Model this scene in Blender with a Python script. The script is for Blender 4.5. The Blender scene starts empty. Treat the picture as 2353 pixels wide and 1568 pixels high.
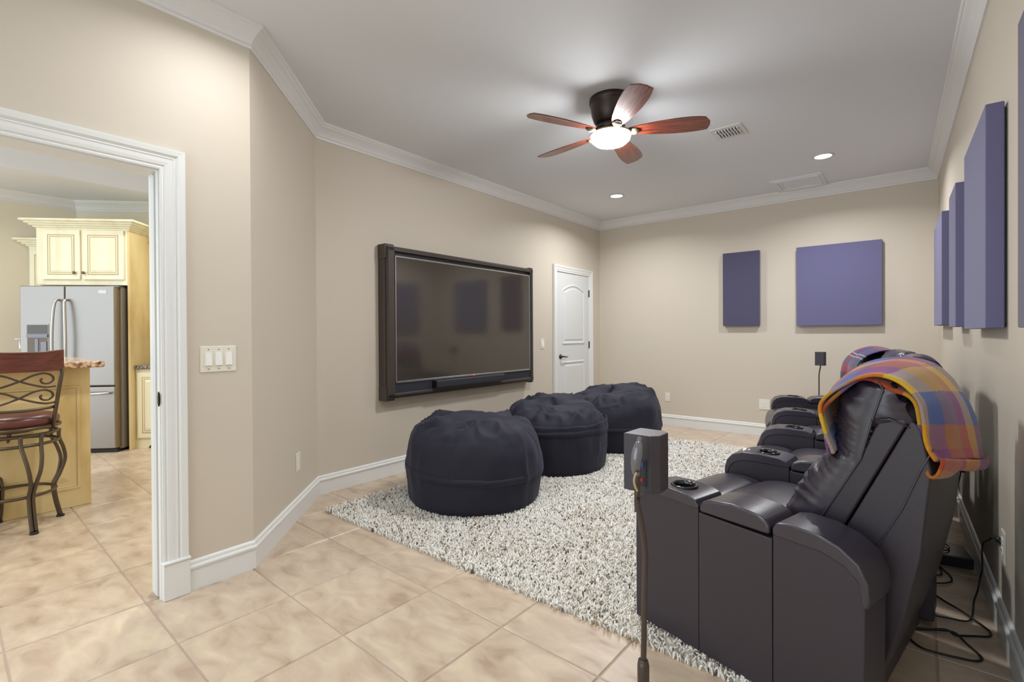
import bpy, bmesh, math, random
import numpy as np
from mathutils import Vector, Matrix, noise
from math import radians as rad, cos, sin, pi
C = bpy.context.scene.collection
SC = bpy.context.scene
random.seed(7)

# ------------------------------------------------------------------ camera
yaw, pitch, roll, FPX, CAMH = .67991, -.00584, -.00573, 1116.0, 1.22
F = Vector((-sin(yaw), cos(yaw), 0)); Rt = Vector((cos(yaw), sin(yaw), 0)); U = Vector((0, 0, 1))
F2 = F*cos(pitch)+U*sin(pitch); U2 = U*cos(pitch)-F*sin(pitch)
R3 = Rt*cos(roll)+U2*sin(roll); U3 = U2*cos(roll)-Rt*sin(roll)
cd = bpy.data.cameras.new('camera'); cam = bpy.data.objects.new('camera', cd); C.objects.link(cam)
cd.sensor_width = 36; cd.lens = FPX/2353*36
cd.shift_x = (1176.5-1174.9)/2353; cd.shift_y = (774.6-784)/2353; cd.clip_start = .05
m = Matrix((R3, U3, -F2)).transposed().to_4x4(); m.translation = Vector((0, 0, CAMH)); cam.matrix_world = m
SC.camera = cam

# ------------------------------------------------------------------ light
SC.view_settings.view_transform = 'Standard'
SC.view_settings.look = 'None'
SC.view_settings.gamma = 1
SC.view_settings.use_curve_mapping = False
SC.view_settings.exposure = 0.0
W = bpy.data.worlds.new('world'); SC.world = W; W.use_nodes = True
W.node_tree.nodes['Background'].inputs[0].default_value = (.82, .92, 1, 1)
W.node_tree.nodes['Background'].inputs[1].default_value = 2.3  # even bright world, added as fill through the room's open rear end
CAN_W, CAN_COL = 22.0, (.96, .975, 1)
KIT_W, KIT_COL = 15.0, (1, .965, .88)
BOWL = 185.0
def can_or_fill_light(x, y, z, w, col, spread=125, size=.13):
    ld = bpy.data.lights.new('can_or_fill_lamp', 'AREA'); ld.shape = 'DISK'; ld.size = size; ld.energy = w; ld.color = col
    ld.spread = rad(spread)
    o = bpy.data.objects.new('can_or_fill_lamp', ld); C.objects.link(o); o.location = (x, y, z)
    return o
CEIL = 2.825
ROOM_CANS = [(-2.60, 5.18), (-.57, 5.23), (-2.15, .95), (-.55, .95)]
BACK_FILL = [(-2.1, -1.5), (-.55, -1.5)]  # added fill lamps behind the camera, no fixtures there
for (x, y), k_ in zip(ROOM_CANS+BACK_FILL, (1.0, 1.05, .37, .42, .16, .16)): can_or_fill_light(x, y, CEIL-.012, CAN_W*k_, CAN_COL, 152)
KIT_CANS = [(-5.6, 1.7), (-5.9, .2), (-3.6, 1.3), (-3.7, -.7), (-6.0, -1.2)]
for x, y in KIT_CANS: can_or_fill_light(x, y, 3.05 if x > -6.5 and x < -3.9 else CEIL-.012, KIT_W, KIT_COL, 150)

# ------------------------------------------------------------------ materials
MATS = {}
def srgb(c):
    return tuple(((v/255)/12.92 if v/255 <= .04045 else ((v/255+.055)/1.055)**2.4) for v in c)+(1,)
def mat(name, col, rough=.5, metal=0, spec=.5, emis=None, es=0, coat=0, sheen=0):
    m = bpy.data.materials.new(name); m.use_nodes = True; b = m.node_tree.nodes['Principled BSDF']
    c = srgb(col) if max(col) > 1 else tuple(col)+(1,)
    b.inputs['Base Color'].default_value = c; b.inputs['Roughness'].default_value = rough
    b.inputs['Metallic'].default_value = metal; b.inputs['Specular IOR Level'].default_value = spec
    b.inputs['Coat Weight'].default_value = coat; b.inputs['Sheen Weight'].default_value = sheen
    if emis: b.inputs['Emission Color'].default_value = tuple(emis)+(1,); b.inputs['Emission Strength'].default_value = es
    MATS[name] = m; return m
def nt(m): return m.node_tree, m.node_tree.nodes, m.node_tree.links, m.node_tree.nodes['Principled BSDF']
def add_bump(m, scale=200, strength=.2, dist=.002, detail=3, stretch=None, kind='noise', coord='Object'):
    t, n, l, b = nt(m)
    tc = n.new('ShaderNodeTexCoord'); mp = n.new('ShaderNodeMapping')
    if stretch: mp.inputs['Scale'].default_value = stretch
    tx = n.new('ShaderNodeTexNoise' if kind == 'noise' else 'ShaderNodeTexVoronoi')
    tx.inputs['Scale'].default_value = scale
    if kind == 'noise': tx.inputs['Detail'].default_value = detail
    bp = n.new('ShaderNodeBump'); bp.inputs['Strength'].default_value = strength; bp.inputs['Distance'].default_value = dist
    l.new(tc.outputs[coord], mp.inputs[0]); l.new(mp.outputs[0], tx.inputs['Vector'])
    l.new(tx.outputs[0], bp.inputs['Height']); l.new(bp.outputs[0], b.inputs['Normal'])
    return m
def add_vary(m, cols, scale=5, detail=6, stretch=None, pos=None, rand=False, dist=0, rough=None):
    """colour from noise through a ramp"""
    t, n, l, b = nt(m)
    tc = n.new('ShaderNodeTexCoord'); mp = n.new('ShaderNodeMapping'); tx = n.new('ShaderNodeTexNoise'); cr = n.new('ShaderNodeValToRGB')
    if stretch: mp.inputs['Scale'].default_value = stretch
    tx.inputs['Scale'].default_value = scale; tx.inputs['Detail'].default_value = detail; tx.inputs['Distortion'].default_value = dist
    l.new(tc.outputs['Object'], mp.inputs[0])
    if rand:
        oi = n.new('ShaderNodeObjectInfo'); mu = n.new('ShaderNodeMath'); mu.operation = 'MULTIPLY'; mu.inputs[1].default_value = 37
        cb = n.new('ShaderNodeCombineXYZ'); l.new(oi.outputs['Random'], mu.inputs[0])
        for i in range(3): l.new(mu.outputs[0], cb.inputs[i])
        l.new(cb.outputs[0], mp.inputs['Location'])
    l.new(mp.outputs[0], tx.inputs['Vector']); l.new(tx.outputs[0], cr.inputs[0])
    e = cr.color_ramp.elements; k = len(cols)
    pos = pos or [.3+.4*i/(k-1) for i in range(k)]
    while len(e) < k: e.new(.5)
    for i, c in enumerate(cols): e[i].position = pos[i]; e[i].color = srgb(c) if max(c) > 1 else tuple(c)+(1,)
    l.new(cr.outputs[0], b.inputs['Base Color'])
    return cr
wallp = add_bump(mat('wall_paint', (208, 198, 182), .6), 90, .05, .001)
kitp = mat('kitchen_paint', (226, 217, 196), .6)
ceilp = mat('ceiling_paint', (224, 226, 229), .85)
trimp = mat('trim_paint', (228, 229, 226), .35)
crownp = mat('crown_paint', (226, 225, 223), .4)
doorp = mat('door_paint', (218, 220, 219), .35)
grout = add_bump(mat('grout', (178, 160, 146), .9), 300, .3)
tilem = mat('travertine_tile', (200, 178, 150), .33, spec=.45)
add_vary(tilem, [(172, 148, 128), (192, 172, 150), (201, 182, 161), (212, 197, 168)], 6.5, 10, (1, 1.8, 1), [.27, .43, .56, .74], True, .6)
rugb = mat('rug_backing', (190, 184, 172), .95)
yarns = [mat('yarn_cream', (244, 242, 236), .9), mat('yarn_ivory', (232, 228, 218), .9), mat('yarn_grey', (150, 146, 140), .95), mat('yarn_dark', (96, 88, 80), .95), mat('yarn_tan', (190, 168, 138), .9)]
navy = mat('navy_velvet', (.0055, .0055, .016), .75, sheen=.14); navy.node_tree.nodes['Principled BSDF'].inputs['Sheen Tint'].default_value = (.35, .36, .55, 1)
add_bump(navy, 45, .35, .004, 5)
leather = mat('black_leather', (.028, .023, .036), .30, spec=.8)
add_bump(leather, 260, .18, .0015, 2)
leather2 = add_bump(mat('black_leather_side', (.036, .029, .038), .42, spec=.5), 260, .15, .0015, 2)
gap = mat('dark_gap', (.006, .006, .008), .8)
chromeblk = mat('black_chrome', (.05, .05, .055), .08, metal=.6, spec=.8)
cupblk = mat('cup_black', (.012, .012, .014), .2)
chrome = mat('brushed_steel_bright', (.62, .62, .62), .25, metal=1)
bronze = mat('bronze_metal', (.035, .026, .022), .38, metal=.7)
stoolm = mat('stool_metal', (.12, .095, .07), .38, metal=.8)
fanm = mat('fan_bronze', (.05, .035, .03), .35, metal=.6)
woodf = mat('fan_blade_wood', (90, 45, 32), .22, coat=.4)
add_vary(woodf, [(66, 26, 18), (104, 46, 32), (126, 62, 44)], 9, 5, (.6, 9, 9), [.3, .5, .7])
brassm = mat('antique_brass', (.42, .34, .22), .35, metal=.8)
bowlm = mat('lamp_glass', (1, 1, 1), .3, emis=(.97, .98, 1), es=BOWL)
lensm = mat('can_lens', (1, 1, 1), .3, emis=(1, .96, .9), es=14)
panel = mat('acoustic_cloth', (104, 102, 138), .85, sheen=.2)
add_bump(panel, 60, .25, .001, 4, (.6, .6, 14))
panel2 = add_bump(mat('acoustic_cloth_dark', (78, 74, 100), .85, sheen=.2), 60, .25, .001, 4, (.6, .6, 14))
framem = mat('tv_surround_brown', (.058, .046, .038), .38, spec=.5)
tvblk = mat('tv_black', (.012, .012, .014), .4)
clothblk = add_bump(mat('speaker_cloth', (.022, .022, .03), .8), 500, .3)
silver = mat('tv_silver', (.45, .44, .43), .3, metal=.9)
screen = mat('tv_screen', (.050, .042, .034), .09, spec=1.0)
plastw = mat('white_plastic', (232, 228, 214), .35)
plasts = mat('switch_rocker', (240, 240, 236), .3)
slotm = mat('slot_dark', (60, 56, 50), .6)
blkpl = add_bump(mat('speaker_vinyl', (.045, .037, .048), .45), 300, .15)
greym = mat('grey_plastic', (.2, .2, .22), .15, metal=.5)
polem = mat('pole_brown', (.085, .065, .055), .35, metal=.5)
redp = mat('red_plastic', (200, 20, 40), .4); bluep = mat('blue_plastic', (40, 90, 200), .4)
wirem = mat('copper_wire', (190, 160, 130), .4)
cordm = mat('black_cord', (.01, .01, .012), .5)
redled = mat('red_led', (200, 20, 30), .4, emis=(1, .05, .08), es=2)
whiteled = mat('white_button', (235, 235, 240), .4, emis=(1, 1, 1), es=.5)
ventm = mat('vent_white', (215, 214, 210), .5); ventd = mat('vent_dark', (70, 66, 62), .8)
cab = mat('cream_cabinet', (236, 230, 196), .42); add_vary(cab, [(228, 220, 184), (240, 235, 206), (243, 239, 214)], 2.5, 3, (3, 3, .4))
isl = mat('island_cream', (214, 190, 132), .42); add_vary(isl, [(192, 160, 100), (222, 200, 146), (232, 214, 166)], 2.2, 4, (1.5, 1.5, .5))
glaze = mat('glaze_brown', (178, 154, 102), .6)
granite = mat('granite', (180, 150, 120), .15); add_vary(granite, [(70, 52, 42), (170, 130, 100), (216, 186, 150), (232, 216, 196)], 38, 6, None, [.33, .46, .56, .7])
graniteD = mat('granite_dark', (110, 90, 75), .15); add_vary(graniteD, [(40, 34, 32), (110, 90, 80), (176, 156, 136)], 60, 6, None, [.36, .5, .66])
steel = mat('stainless', (.36, .335, .31), .34, metal=.85); add_bump(steel, 30, .03, .001, 2, (1, 1, 60))
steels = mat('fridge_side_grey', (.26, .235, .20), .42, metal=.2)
knobm = mat('pewter_knob', (.14, .12, .11), .3, metal=.9)
chrwood = mat('cherry_wood', (98, 44, 32), .3, coat=.3); add_vary(chrwood, [(78, 32, 24), (112, 52, 38)], 8, 4, (8, 1, 8))
burg = mat('burgundy_leather', (96, 44, 42), .35, spec=.6)

# ------------------------------------------------------------------ mesh helpers
def tag(o, label=None, cat=None, group=None, kind=None):
    if label: o['label'] = label
    if cat: o['category'] = cat
    if group: o['group'] = group
    if kind: o['kind'] = kind
    return o
def thing(name, label, cat, loc=(0, 0, 0), rz=0, group=None):
    o = bpy.data.objects.new(name, None); C.objects.link(o); o.location = loc; o.rotation_euler.z = rz
    o.empty_display_size = .1
    return tag(o, label, cat, group)
class MB:
    def __init__(s): s.v = []; s.f = []; s.uv = None
    def add(s, v, f):
        n = len(s.v); s.v += [tuple(p) for p in v]; s.f += [tuple(i+n for i in q) for q in f]; return s
    def box(s, x0, y0, z0, x1, y1, z1, rz=0, piv=None):
        v = [(x, y, z) for x in (x0, x1) for y in (y0, y1) for z in (z0, z1)]
        if rz:
            px, py = piv or ((x0+x1)/2, (y0+y1)/2)
            v = [(px+(x-px)*cos(rz)-(y-py)*sin(rz), py+(x-px)*sin(rz)+(y-py)*cos(rz), z) for x, y, z in v]
        return s.add(v, [(0, 1, 3, 2), (4, 6, 7, 5), (0, 4, 5, 1), (2, 3, 7, 6), (0, 2, 6, 4), (1, 5, 7, 3)])
    def prism(s, poly, a, b, ax='y'):
        """poly in the two other axes, extruded a..b along ax"""
        def P(p, t):
            return {'x': (t, p[0], p[1]), 'y': (p[0], t, p[1]), 'z': (p[0], p[1], t)}[ax]
        n = len(poly)
        return s.add([P(p, a) for p in poly]+[P(p, b) for p in poly], [tuple(range(n)), tuple(range(2*n-1, n-1, -1))]+[(i, i+n, (i+1) % n+n, (i+1) % n) for i in range(n)])
    def tube(s, pts, r, n=8, cap=True, closed=False):
        pts = [Vector(p) for p in pts]; N = len(pts); rr = r if isinstance(r, (list, tuple)) else [r]*N
        ref = None; rings = []
        for i, p in enumerate(pts):
            a = pts[(i-1) % N] if (closed or i > 0) else p; b = pts[(i+1) % N] if (closed or i < N-1) else p
            t = (b-a).normalized()
            if ref is None:
                ref = t.orthogonal().normalized()
            ref = (ref-t*ref.dot(t)).normalized(); q = t.cross(ref)
            rings.append([p+ref*rr[i]*cos(2*pi*k/n)+q*rr[i]*sin(2*pi*k/n) for k in range(n)])
        v = [x for g in rings for x in g]; f = []
        for i in range(N if closed else N-1):
            j = (i+1) % N
            for k in range(n): f.append((i*n+k, i*n+(k+1) % n, j*n+(k+1) % n, j*n+k))
        if cap and not closed: f += [tuple(range(n-1, -1, -1)), tuple((N-1)*n+k for k in range(n))]
        return s.add(v, f)
    def lathe(s, prof, c=(0, 0, 0), n=32, ax='z'):
        v = []; f = []; m = len(prof)
        for k in range(n):
            a = 2*pi*k/n
            for r, z in prof:
                p = (r*cos(a), r*sin(a), z)
                if ax == 'y': p = (p[0], p[2], p[1])
                if ax == 'x': p = (p[2], p[0], p[1])
                v.append((c[0]+p[0], c[1]+p[1], c[2]+p[2]))
        for k in range(n):
            for i in range(m-1): f.append((k*m+i, ((k+1) % n)*m+i, ((k+1) % n)*m+i+1, k*m+i+1))
        return s.add(v, f)
    def grid(s, fn, nu, nv, cu=False, cv=False):
        """fn(i,j) -> point"""
        v = [fn(i, j) for i in range(nu) for j in range(nv)]; f = []
        for i in range(nu if cu else nu-1):
            for j in range(nv if cv else nv-1):
                f.append((i*nv+j, ((i+1) % nu)*nv+j, ((i+1) % nu)*nv+(j+1) % nv, i*nv+(j+1) % nv))
        return s.add(v, f)
    def mesh(s, name, mt, smooth=False, fixn=True):
        me = bpy.data.meshes.new(name); me.from_pydata(s.v, [], s.f)
        if fixn:
            bm = bmesh.new(); bm.from_mesh(me); bmesh.ops.remove_doubles(bm, verts=bm.verts, dist=1e-5); bmesh.ops.recalc_face_normals(bm, faces=bm.faces); bm.to_mesh(me); bm.free()
        me.materials.append(mt)
        if smooth: me.shade_smooth()
        return me
    def build(s, name, mt, parent=None, smooth=False, bev=0, seg=2, loc=None, rz=0, fixn=True):
        o = bpy.data.objects.new(name, s.mesh(name, mt, smooth or bev > 0, fixn)); C.objects.link(o)
        if parent: o.parent = parent
        if loc is not None: o.location = loc
        if rz: o.rotation_euler.z = rz
        if bev:
            b = o.modifiers.new('bevel', 'BEVEL'); b.width = bev; b.segments = seg; b.limit_method = 'ANGLE'; b.angle_limit = rad(30); b.harden_normals = True
        return o
def bake(o):
    dg = bpy.context.evaluated_depsgraph_get(); dg.update()
    me = bpy.data.meshes.new_from_object(o.evaluated_get(dg)); o.modifiers.clear(); o.data = me
def cut(o, cutter_mb):
    c = cutter_mb.build('cutter', gap); c.parent = o.parent
    m = o.modifiers.new('b', 'BOOLEAN'); m.operation = 'DIFFERENCE'; m.object = c; m.solver = 'EXACT'
    bpy.context.view_layer.update(); bake(o); bpy.data.objects.remove(c)
def subsurf(o, lv=2):
    m = o.modifiers.new('s', 'SUBSURF'); m.levels = lv; m.render_levels = lv
def children(o): return [c for c in bpy.data.objects if c.parent == o]
def copy_tree(o, parent=None):
    c = o.copy(); C.objects.link(c); c.parent = parent
    for ch in children(o): copy_tree(ch, c)
    return c
def catmull(pts, n, closed=False):
    P = [Vector(p) for p in pts]; N = len(P); out = []
    segs = N if closed else N-1
    for i in range(segs):
        g = lambda k: P[k % N] if closed else P[max(0, min(N-1, k))]
        a, b, c, d = g(i-1), g(i), g(i+1), g(i+2)
        for k in range(n):
            t = k/n
            out.append(.5*((2*b)+(-a+c)*t+(2*a-5*b+4*c-d)*t*t+(-a+3*b-3*c+d)*t**3))
    if not closed: out.append(P[-1])
    return out
def resample(pts, n):
    P = [Vector(p) for p in pts]; L = [0]
    for a, b in zip(P, P[1:]): L.append(L[-1]+(b-a).length)
    out = []; k = 0
    for i in range(n):
        t = L[-1]*i/(n-1)
        while k < len(L)-2 and L[k+1] < t: k += 1
        d = L[k+1]-L[k] or 1; out.append(P[k].lerp(P[k+1], min(1, max(0, (t-L[k])/d))))
    return out

# ------------------------------------------------------------------ room shell
A = (-2.658, 1.124); B = (-3.472, 1.94); Cc = (-3.443, 6.305); D = (.265, 6.319); RF = (.365, -2.2); EF = (-2.658, -2.2)
LINE = [EF, A, B, Cc, D, RF]
def wall_box(a, b, z0, z1, th=.13, ext=(0, 0)):
    a, b = Vector(a), Vector(b); t = (b-a).normalized(); n = Vector((-t.y, t.x)); a = a-t*ext[0]; b = b+t*ext[1]
    return [(p.x, p.y) for p in (a, b, b+n*th, a+n*th)], z0, z1
def wall(name, a, b, z0=-.05, z1=2.95, ext=(0, 0), m=None, parent=None, th=.13):
    p, z0, z1 = wall_box(a, b, z0, z1, th, ext)
    return tag(MB().prism(p, z0, z1, 'z').build(name, m or wallp, parent), kind='structure')
OY0, OY1, OZ = -.34, .722, 1.985      # cased opening in the entry wall
w = MB().prism([(-2.2, -.05), (OY0, -.05), (OY0, OZ), (OY1, OZ), (OY1, -.05), (1.124, -.05), (1.124, 2.95), (-2.2, 2.95)], -2.79, -2.658, 'x')
o = tag(w.build('wall_entry', wallp), kind='structure')
wall('wall_diagonal', A, B, ext=(0, .05))
wall('wall_left', B, Cc, ext=(0, .13))
wall('wall_back', Cc, D, ext=(0, .13))
wall('wall_right', D, RF)
cl = MB().box(-3.7, -2.2, CEIL, .6, 6.5, CEIL+.12); tag(cl.build('ceiling', ceilp), kind='structure')

def sweep(name, line, prof, mt, i0, i1, closed_prof=True, lo=None, hi=None, bev=0):
    """mitred moulding along line segments i0..i1-1 (room on the right-hand side); one object per segment"""
    P = [Vector(p) for p in line]; N = len(P)
    def nrm(i): t = (P[i+1]-P[i]).normalized(); return Vector((t.y, -t.x)), t
    def ring(i, seg, off=None):
        n1, t = nrm(seg)
        if off is not None or i == 0 or i == N-1: mi = n1
        else:
            a, _ = nrm(i-1); b, _ = nrm(i); mi = (a+b).normalized(); mi = mi/mi.dot(a)
        base = P[i] if off is None else off
        return [(base.x+mi.x*d, base.y+mi.y*d, z) for d, z in prof]
    out = []
    for s in range(i0, i1):
        r0 = ring(s, s, lo if s == i0 else None); r1 = ring(s+1, s, hi if s == i1-1 else None); k = len(prof)
        mb = MB().add(r0+r1, [tuple(range(k)), tuple(range(2*k-1, k-1, -1))]+[(i, (i+1) % k, (i+1) % k+k, i+k) for i in range(k)])
        out.append(tag(mb.build(name[s-i0], mt), kind='structure'))
    return out
crown = [(0, 2.715), (.010, 2.715), (.013, 2.728), (.008, 2.733), (.016, 2.742), (.020, 2.752), (.028, 2.764), (.046, 2.784), (.066, 2.798), (.070, 2.806), (.078, 2.808), (.084, 2.818), (.084, 2.83), (0, 2.83)]
sweep(['trim_1', 'trim_2', 'trim_3', 'trim_4', 'trim_5'], LINE, crown, crownp, 0, 5)
base = [(0, 0), (.014, 0), (.014, .100), (.019, .104), (.021, .114), (.017, .122), (.012, .125), (.013, .130), (.011, .138), (.006, .143), (0, .145)]
sweep(['baseboard_entry', 'baseboard_diagonal', 'baseboard_left'], LINE, base, trimp, 0, 3, lo=Vector((-2.659, OY1+.105)), hi=Vector((-3.451, 5.095)))
sweep(['baseboard_corner'], LINE, base, trimp, 2, 3, lo=Vector((-3.445, 6.075)))
sweep(['baseboard_back', 'baseboard_right'], LINE, base, trimp, 3, 5)

# casing of the cased opening (pocket door edge inside the jamb)
d1 = thing('door_1', None, None, (-2.659, 0, 0)); d1['kind'] = 'structure'
cp = [(0, 0), (.012, 0), (.014, .008), (.011, .014), (.016, .020), (.018, .034), (.018, .050), (.021, .056), (.016, .062), (.024, .072), (.026, .092), (.026, .098), (0, .098)]  # (out, across)
def casing(x, out, ya, yb, z0, z1, par, name, ps=cp, mt=trimp, top=True):
    """out=+1: towards +x ; across measured outward from the opening; mitred"""
    mb = MB(); k = len(ps)
    def leg(yo, sgn):
        r0 = [(x+out*d, yo+sgn*a, z0) for d, a in ps]; r1 = [(x+out*d, yo+sgn*a, z1+a) for d, a in ps]
        return r0, r1
    a0, a1 = leg(ya, -1); b0, b1 = leg(yb, 1)
    def join(p, q): mb.add(p+q, [tuple(range(k)), tuple(range(2*k-1, k-1, -1))]+[(i, (i+1) % k, (i+1) % k+k, i+k) for i in range(k)])
    o1 = MB(); mb = o1; join(a0, a1); r = [mb.build(name, mt, par)]
    mb = MB(); join(b0, b1); r.append(mb.build(name, mt, par))
    mb = MB(); join(a1, b1); r.append(mb.build(name, mt, par))
    return r
casing(0, 1, OY0, OY1, 0, OZ, d1, 'casing')
casing(-.131, -1, OY0, OY1, 0, OZ, d1, 'casing')
for yo, s in ((OY1, 1), (OY0, -1)):
    y0, y1 = sorted((yo-s*.004, yo+s*.104))
    MB().box(-.001, y0, 0, .030, y1, .165).build('plinth_block', trimp, d1, bev=.004)
    MB().box(-.001, y0-.003, .165, .035, y1+.003, .178).build('plinth_cap', trimp, d1, bev=.005)
MB().box(-.132, OY1-.006, 0, -.078, OY1+.002, OZ).build('jamb', trimp, d1, bev=.002)
MB().box(-.030, OY1-.006, 0, .001, OY1+.002, OZ).build('jamb', trimp, d1, bev=.002)
MB().box(-.132, OY0, OZ-.006, .001, OY1, OZ+.002).build('jamb_head', trimp, d1, bev=.002)
MB().box(-.132, OY0-.002, 0, .001, OY0+.006, OZ).build('jamb', trimp, d1, bev=.002)
MB().box(-.072, OY1-.012, .01, -.037, OY1+.03, OZ-.02).build('pocket_door', doorp, d1, bev=.002)
MB().prism([(-.004+.009*cos(i*pi/8), .930+.034*sin(i*pi/8)) for i in range(16)], OY1-.010, OY1-.004, 'y').build('edge_pull', bronze, d1)

# ------------------------------------------------------------------ white panel door
d2 = thing('door_2', None, None, (-3.451, 0, 0)); d2['kind'] = 'structure'
DY0, DY1, DZ = 5.190, 5.990, 2.02
ps2 = [(0, 0), (.012, 0), (.015, .010), (.011, .018), (.016, .026), (.019, .050), (.024, .060), (.026, .082), (0, .086)]
casing(0.004, 1, DY0-.005, DY1+.005, 0, DZ, d2, 'casing', ps2)
slab = MB().box(-.01, DY0, .008, .006, DY1, DZ-.004).build('door_slab', doorp, d2)
def arch_panel(y0, y1, z0, z1, arch):
    top = [(y1, z1)] + ([(y1+(y0-y1)*k/10, z1+arch*sin(pi*k/10)) for k in range(1, 10)] if arch else []) + [(y0, z1)]
    return [(y0, z0), (y1, z0)]+top
def inset(poly, d):
    c = Vector((sum(p[0] for p in poly)/len(poly), sum(p[1] for p in poly)/len(poly))); n = len(poly); out = []
    for i in range(n):
        a, b, cc = Vector(poly[i-1]), Vector(poly[i]), Vector(poly[(i+1) % n])
        e1 = (b-a).normalized(); e2 = (cc-b).normalized(); n1 = Vector((-e1.y, e1.x)); n2 = Vector((-e2.y, e2.x)); mi = (n1+n2).normalized(); k = d/max(.3, mi.dot(n1))
        out.append((b.x+mi.x*k, b.y+mi.y*k))
    return out
def raised(poly, x, outs, ax=1, capped=True):
    """stack of rings (inset, height) closed at the end, in plane x=const"""
    mb = MB(); rings = []
    for d, hgt in outs:
        q = inset(poly, d) if d else poly
        rings.append([(x+hgt*ax, p[0], p[1]) for p in q])
    n = len(poly); v = [p for r in rings for p in r]; f = []
    for i in range(len(rings)-1):
        for k in range(n): f.append((i*n+k, i*n+(k+1) % n, (i+1)*n+(k+1) % n, (i+1)*n+k))
    if capped: f.append(tuple((len(rings)-1)*n+k for k in range(n)))
    return mb.add(v, f)
for y0, y1, z0, z1, ar in ((DY0+.12, DY1-.12, 1.08, 1.80, .075), (DY0+.12, DY1-.12, .22, .86, 0)):
    po = arch_panel(y0, y1, z0, z1, ar)
    raised(po, .006, [(0, 0), (.010, .011), (.020, .011), (.034, .002), (.05, .002), (.066, .009)]).build('door_panel', doorp, slab)
for z in (1.78, 1.065, .25):
    MB().box(.004, DY1-.004, z-.048, .020, DY1+.008, z+.048).build('hinge', tvblk, d2, bev=.003)
hd = MB().lathe([(0, 0), (.030, 0), (.030, .006), (.012, .012), (.010, .045), (0, .045)], (.006, DY0+.075, .925), 24, 'x').build('door_handle', bronze, d2, smooth=True)
MB().tube([(.048, DY0+.07, .925), (.052, DY0+.10, .928), (.052, DY0+.14, .915), (.050, DY0+.165, .922), (.050, DY0+.19, .928)], [.009, .009, .007, .006, .004], 8).build('lever', bronze, hd, smooth=True)

# ------------------------------------------------------------------ floor with single tiles
fl = tag(MB().box(-8.6, -2.6, -.06, .7, 6.6, -.004).build('floor', grout), kind='structure')
TO = Vector((-2.700, .668)); ta = -.022; TX, TY = .459, .450
ex = Vector((cos(ta), sin(ta))); ey = Vector((-sin(ta), cos(ta)))
g = .0032
tm = MB()
hx, hy = TX/2-g, TY/2-g; b_ = .003
tm.add([(-hx, -hy, -.006), (hx, -hy, -.006), (hx, hy, -.006), (-hx, hy, -.006), (-hx, -hy, -b_), (hx, -hy, -b_), (hx, hy, -b_), (-hx, hy, -b_), (-hx+b_, -hy+b_, 0), (hx-b_, -hy+b_, 0), (hx-b_, hy-b_, 0), (-hx+b_, hy-b_, 0)],
       [(0, 1, 5, 4), (1, 2, 6, 5), (2, 3, 7, 6), (3, 0, 4, 7), (4, 5, 9, 8), (5, 6, 10, 9), (6, 7, 11, 10), (7, 4, 8, 11), (8, 9, 10, 11)])
tme = tm.mesh('tile', tilem)
def project(p):
    d = Vector(p)-Vector((0, 0, CAMH)); z = d.dot(F2)
    if z < .12: return None
    return 1174.9+FPX*d.dot(R3)/z, 774.6-FPX*d.dot(U3)/z, z
rest = MB(); nt_ = 0
for i in range(-13, 8):
    for j in range(-8, 14):
        c = TO+ex*(TX*(i+.5))+ey*(TY*(j+.5))
        if c.x < -8.3 or c.x > .5 or c.y > 6.4 or c.y < -2.3: continue
        if c.x < -3.75 and c.y > 2.3: continue
        if c.x < -3.1 and c.y > 1.2 and c.x > -3.9 and c.y > c.x*-1-1.2+.4 and False: continue
        vis = False
        for du in (-.5, 0, .5):
            for dv in (-.5, 0, .5):
                q = c+ex*TX*du+ey*TY*dv; s = project((q.x, q.y, 0))
                if s and -10 < s[0] < 2363 and s[1] < 1580: vis = True
        und = -2.85 < c.x < -.75 and 2.15 < c.y < 5.1
        if vis and not und:
            o = bpy.data.objects.new('tile', tme); C.objects.link(o); o.parent = fl; o.location = (c.x, c.y, random.uniform(-.0006, 0)); o.rotation_euler.z = ta+(pi if (i*7+j*3) % 2 else 0); nt_ += 1
        else:
            v = [(c.x+x*cos(ta)-y*sin(ta), c.y+x*sin(ta)+y*cos(ta), z) for x, y, z in tm.v]; rest.add(v, tm.f)
print('tiles', nt_)
tag(rest.build('tile_field', tilem, fl, fixn=False), kind='stuff')

# ------------------------------------------------------------------ kitchen shell (wall turned 45 degrees)
S = math.sqrt(.5)
def K(a, b, z=0): return Vector((S*(a-b), S*(a+b), z))
kc = K(-4.53, 6.3)
def kwall(name, p, q):
    tag(MB().prism([(p[0], p[1]), (q[0], q[1]), (q[0]-.1, q[1]+.1), (p[0]-.1, p[1]+.1)], -.05, 3.3, 'z').build(name, kitp), kind='structure')
ke = K(-2.9, 6.3)
kwall('wall_kitchen_back', kc, ke)
tag(MB().box(kc.x-.1, -2.6, -.05, kc.x, kc.y, 3.3).build('wall_kitchen_left', kitp), kind='structure')
kf = Vector((-3.0, ke.y+.0))
tag(MB().box(ke.x, ke.y-.0, -.05, -3.62, ke.y+.1, 3.3).build('wall_kitchen_far', kitp), kind='structure')
# soffit ceiling and raised tray
tag(MB().box(kc.x, -2.6, CEIL, -6.58, 3.6, CEIL+.5).box(-3.9, -2.6, CEIL, -2.79, 1.12, CEIL+.5).box(-6.6, 2.0, CEIL, -3.55, 3.6, CEIL+.5).box(-6.6, -2.6, 3.1, -2.79, 3.6, 3.3).build('ceiling_kitchen', ceilp), kind='structure')
kcrown = [(d, z+.0) for d, z in crown]
KL = [(kc.x, -2.6), (kc.x, kc.y), (ke.x, ke.y)]
sweep(['trim_6', 'trim_7'], KL, kcrown, crownp, 0, 2)

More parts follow.
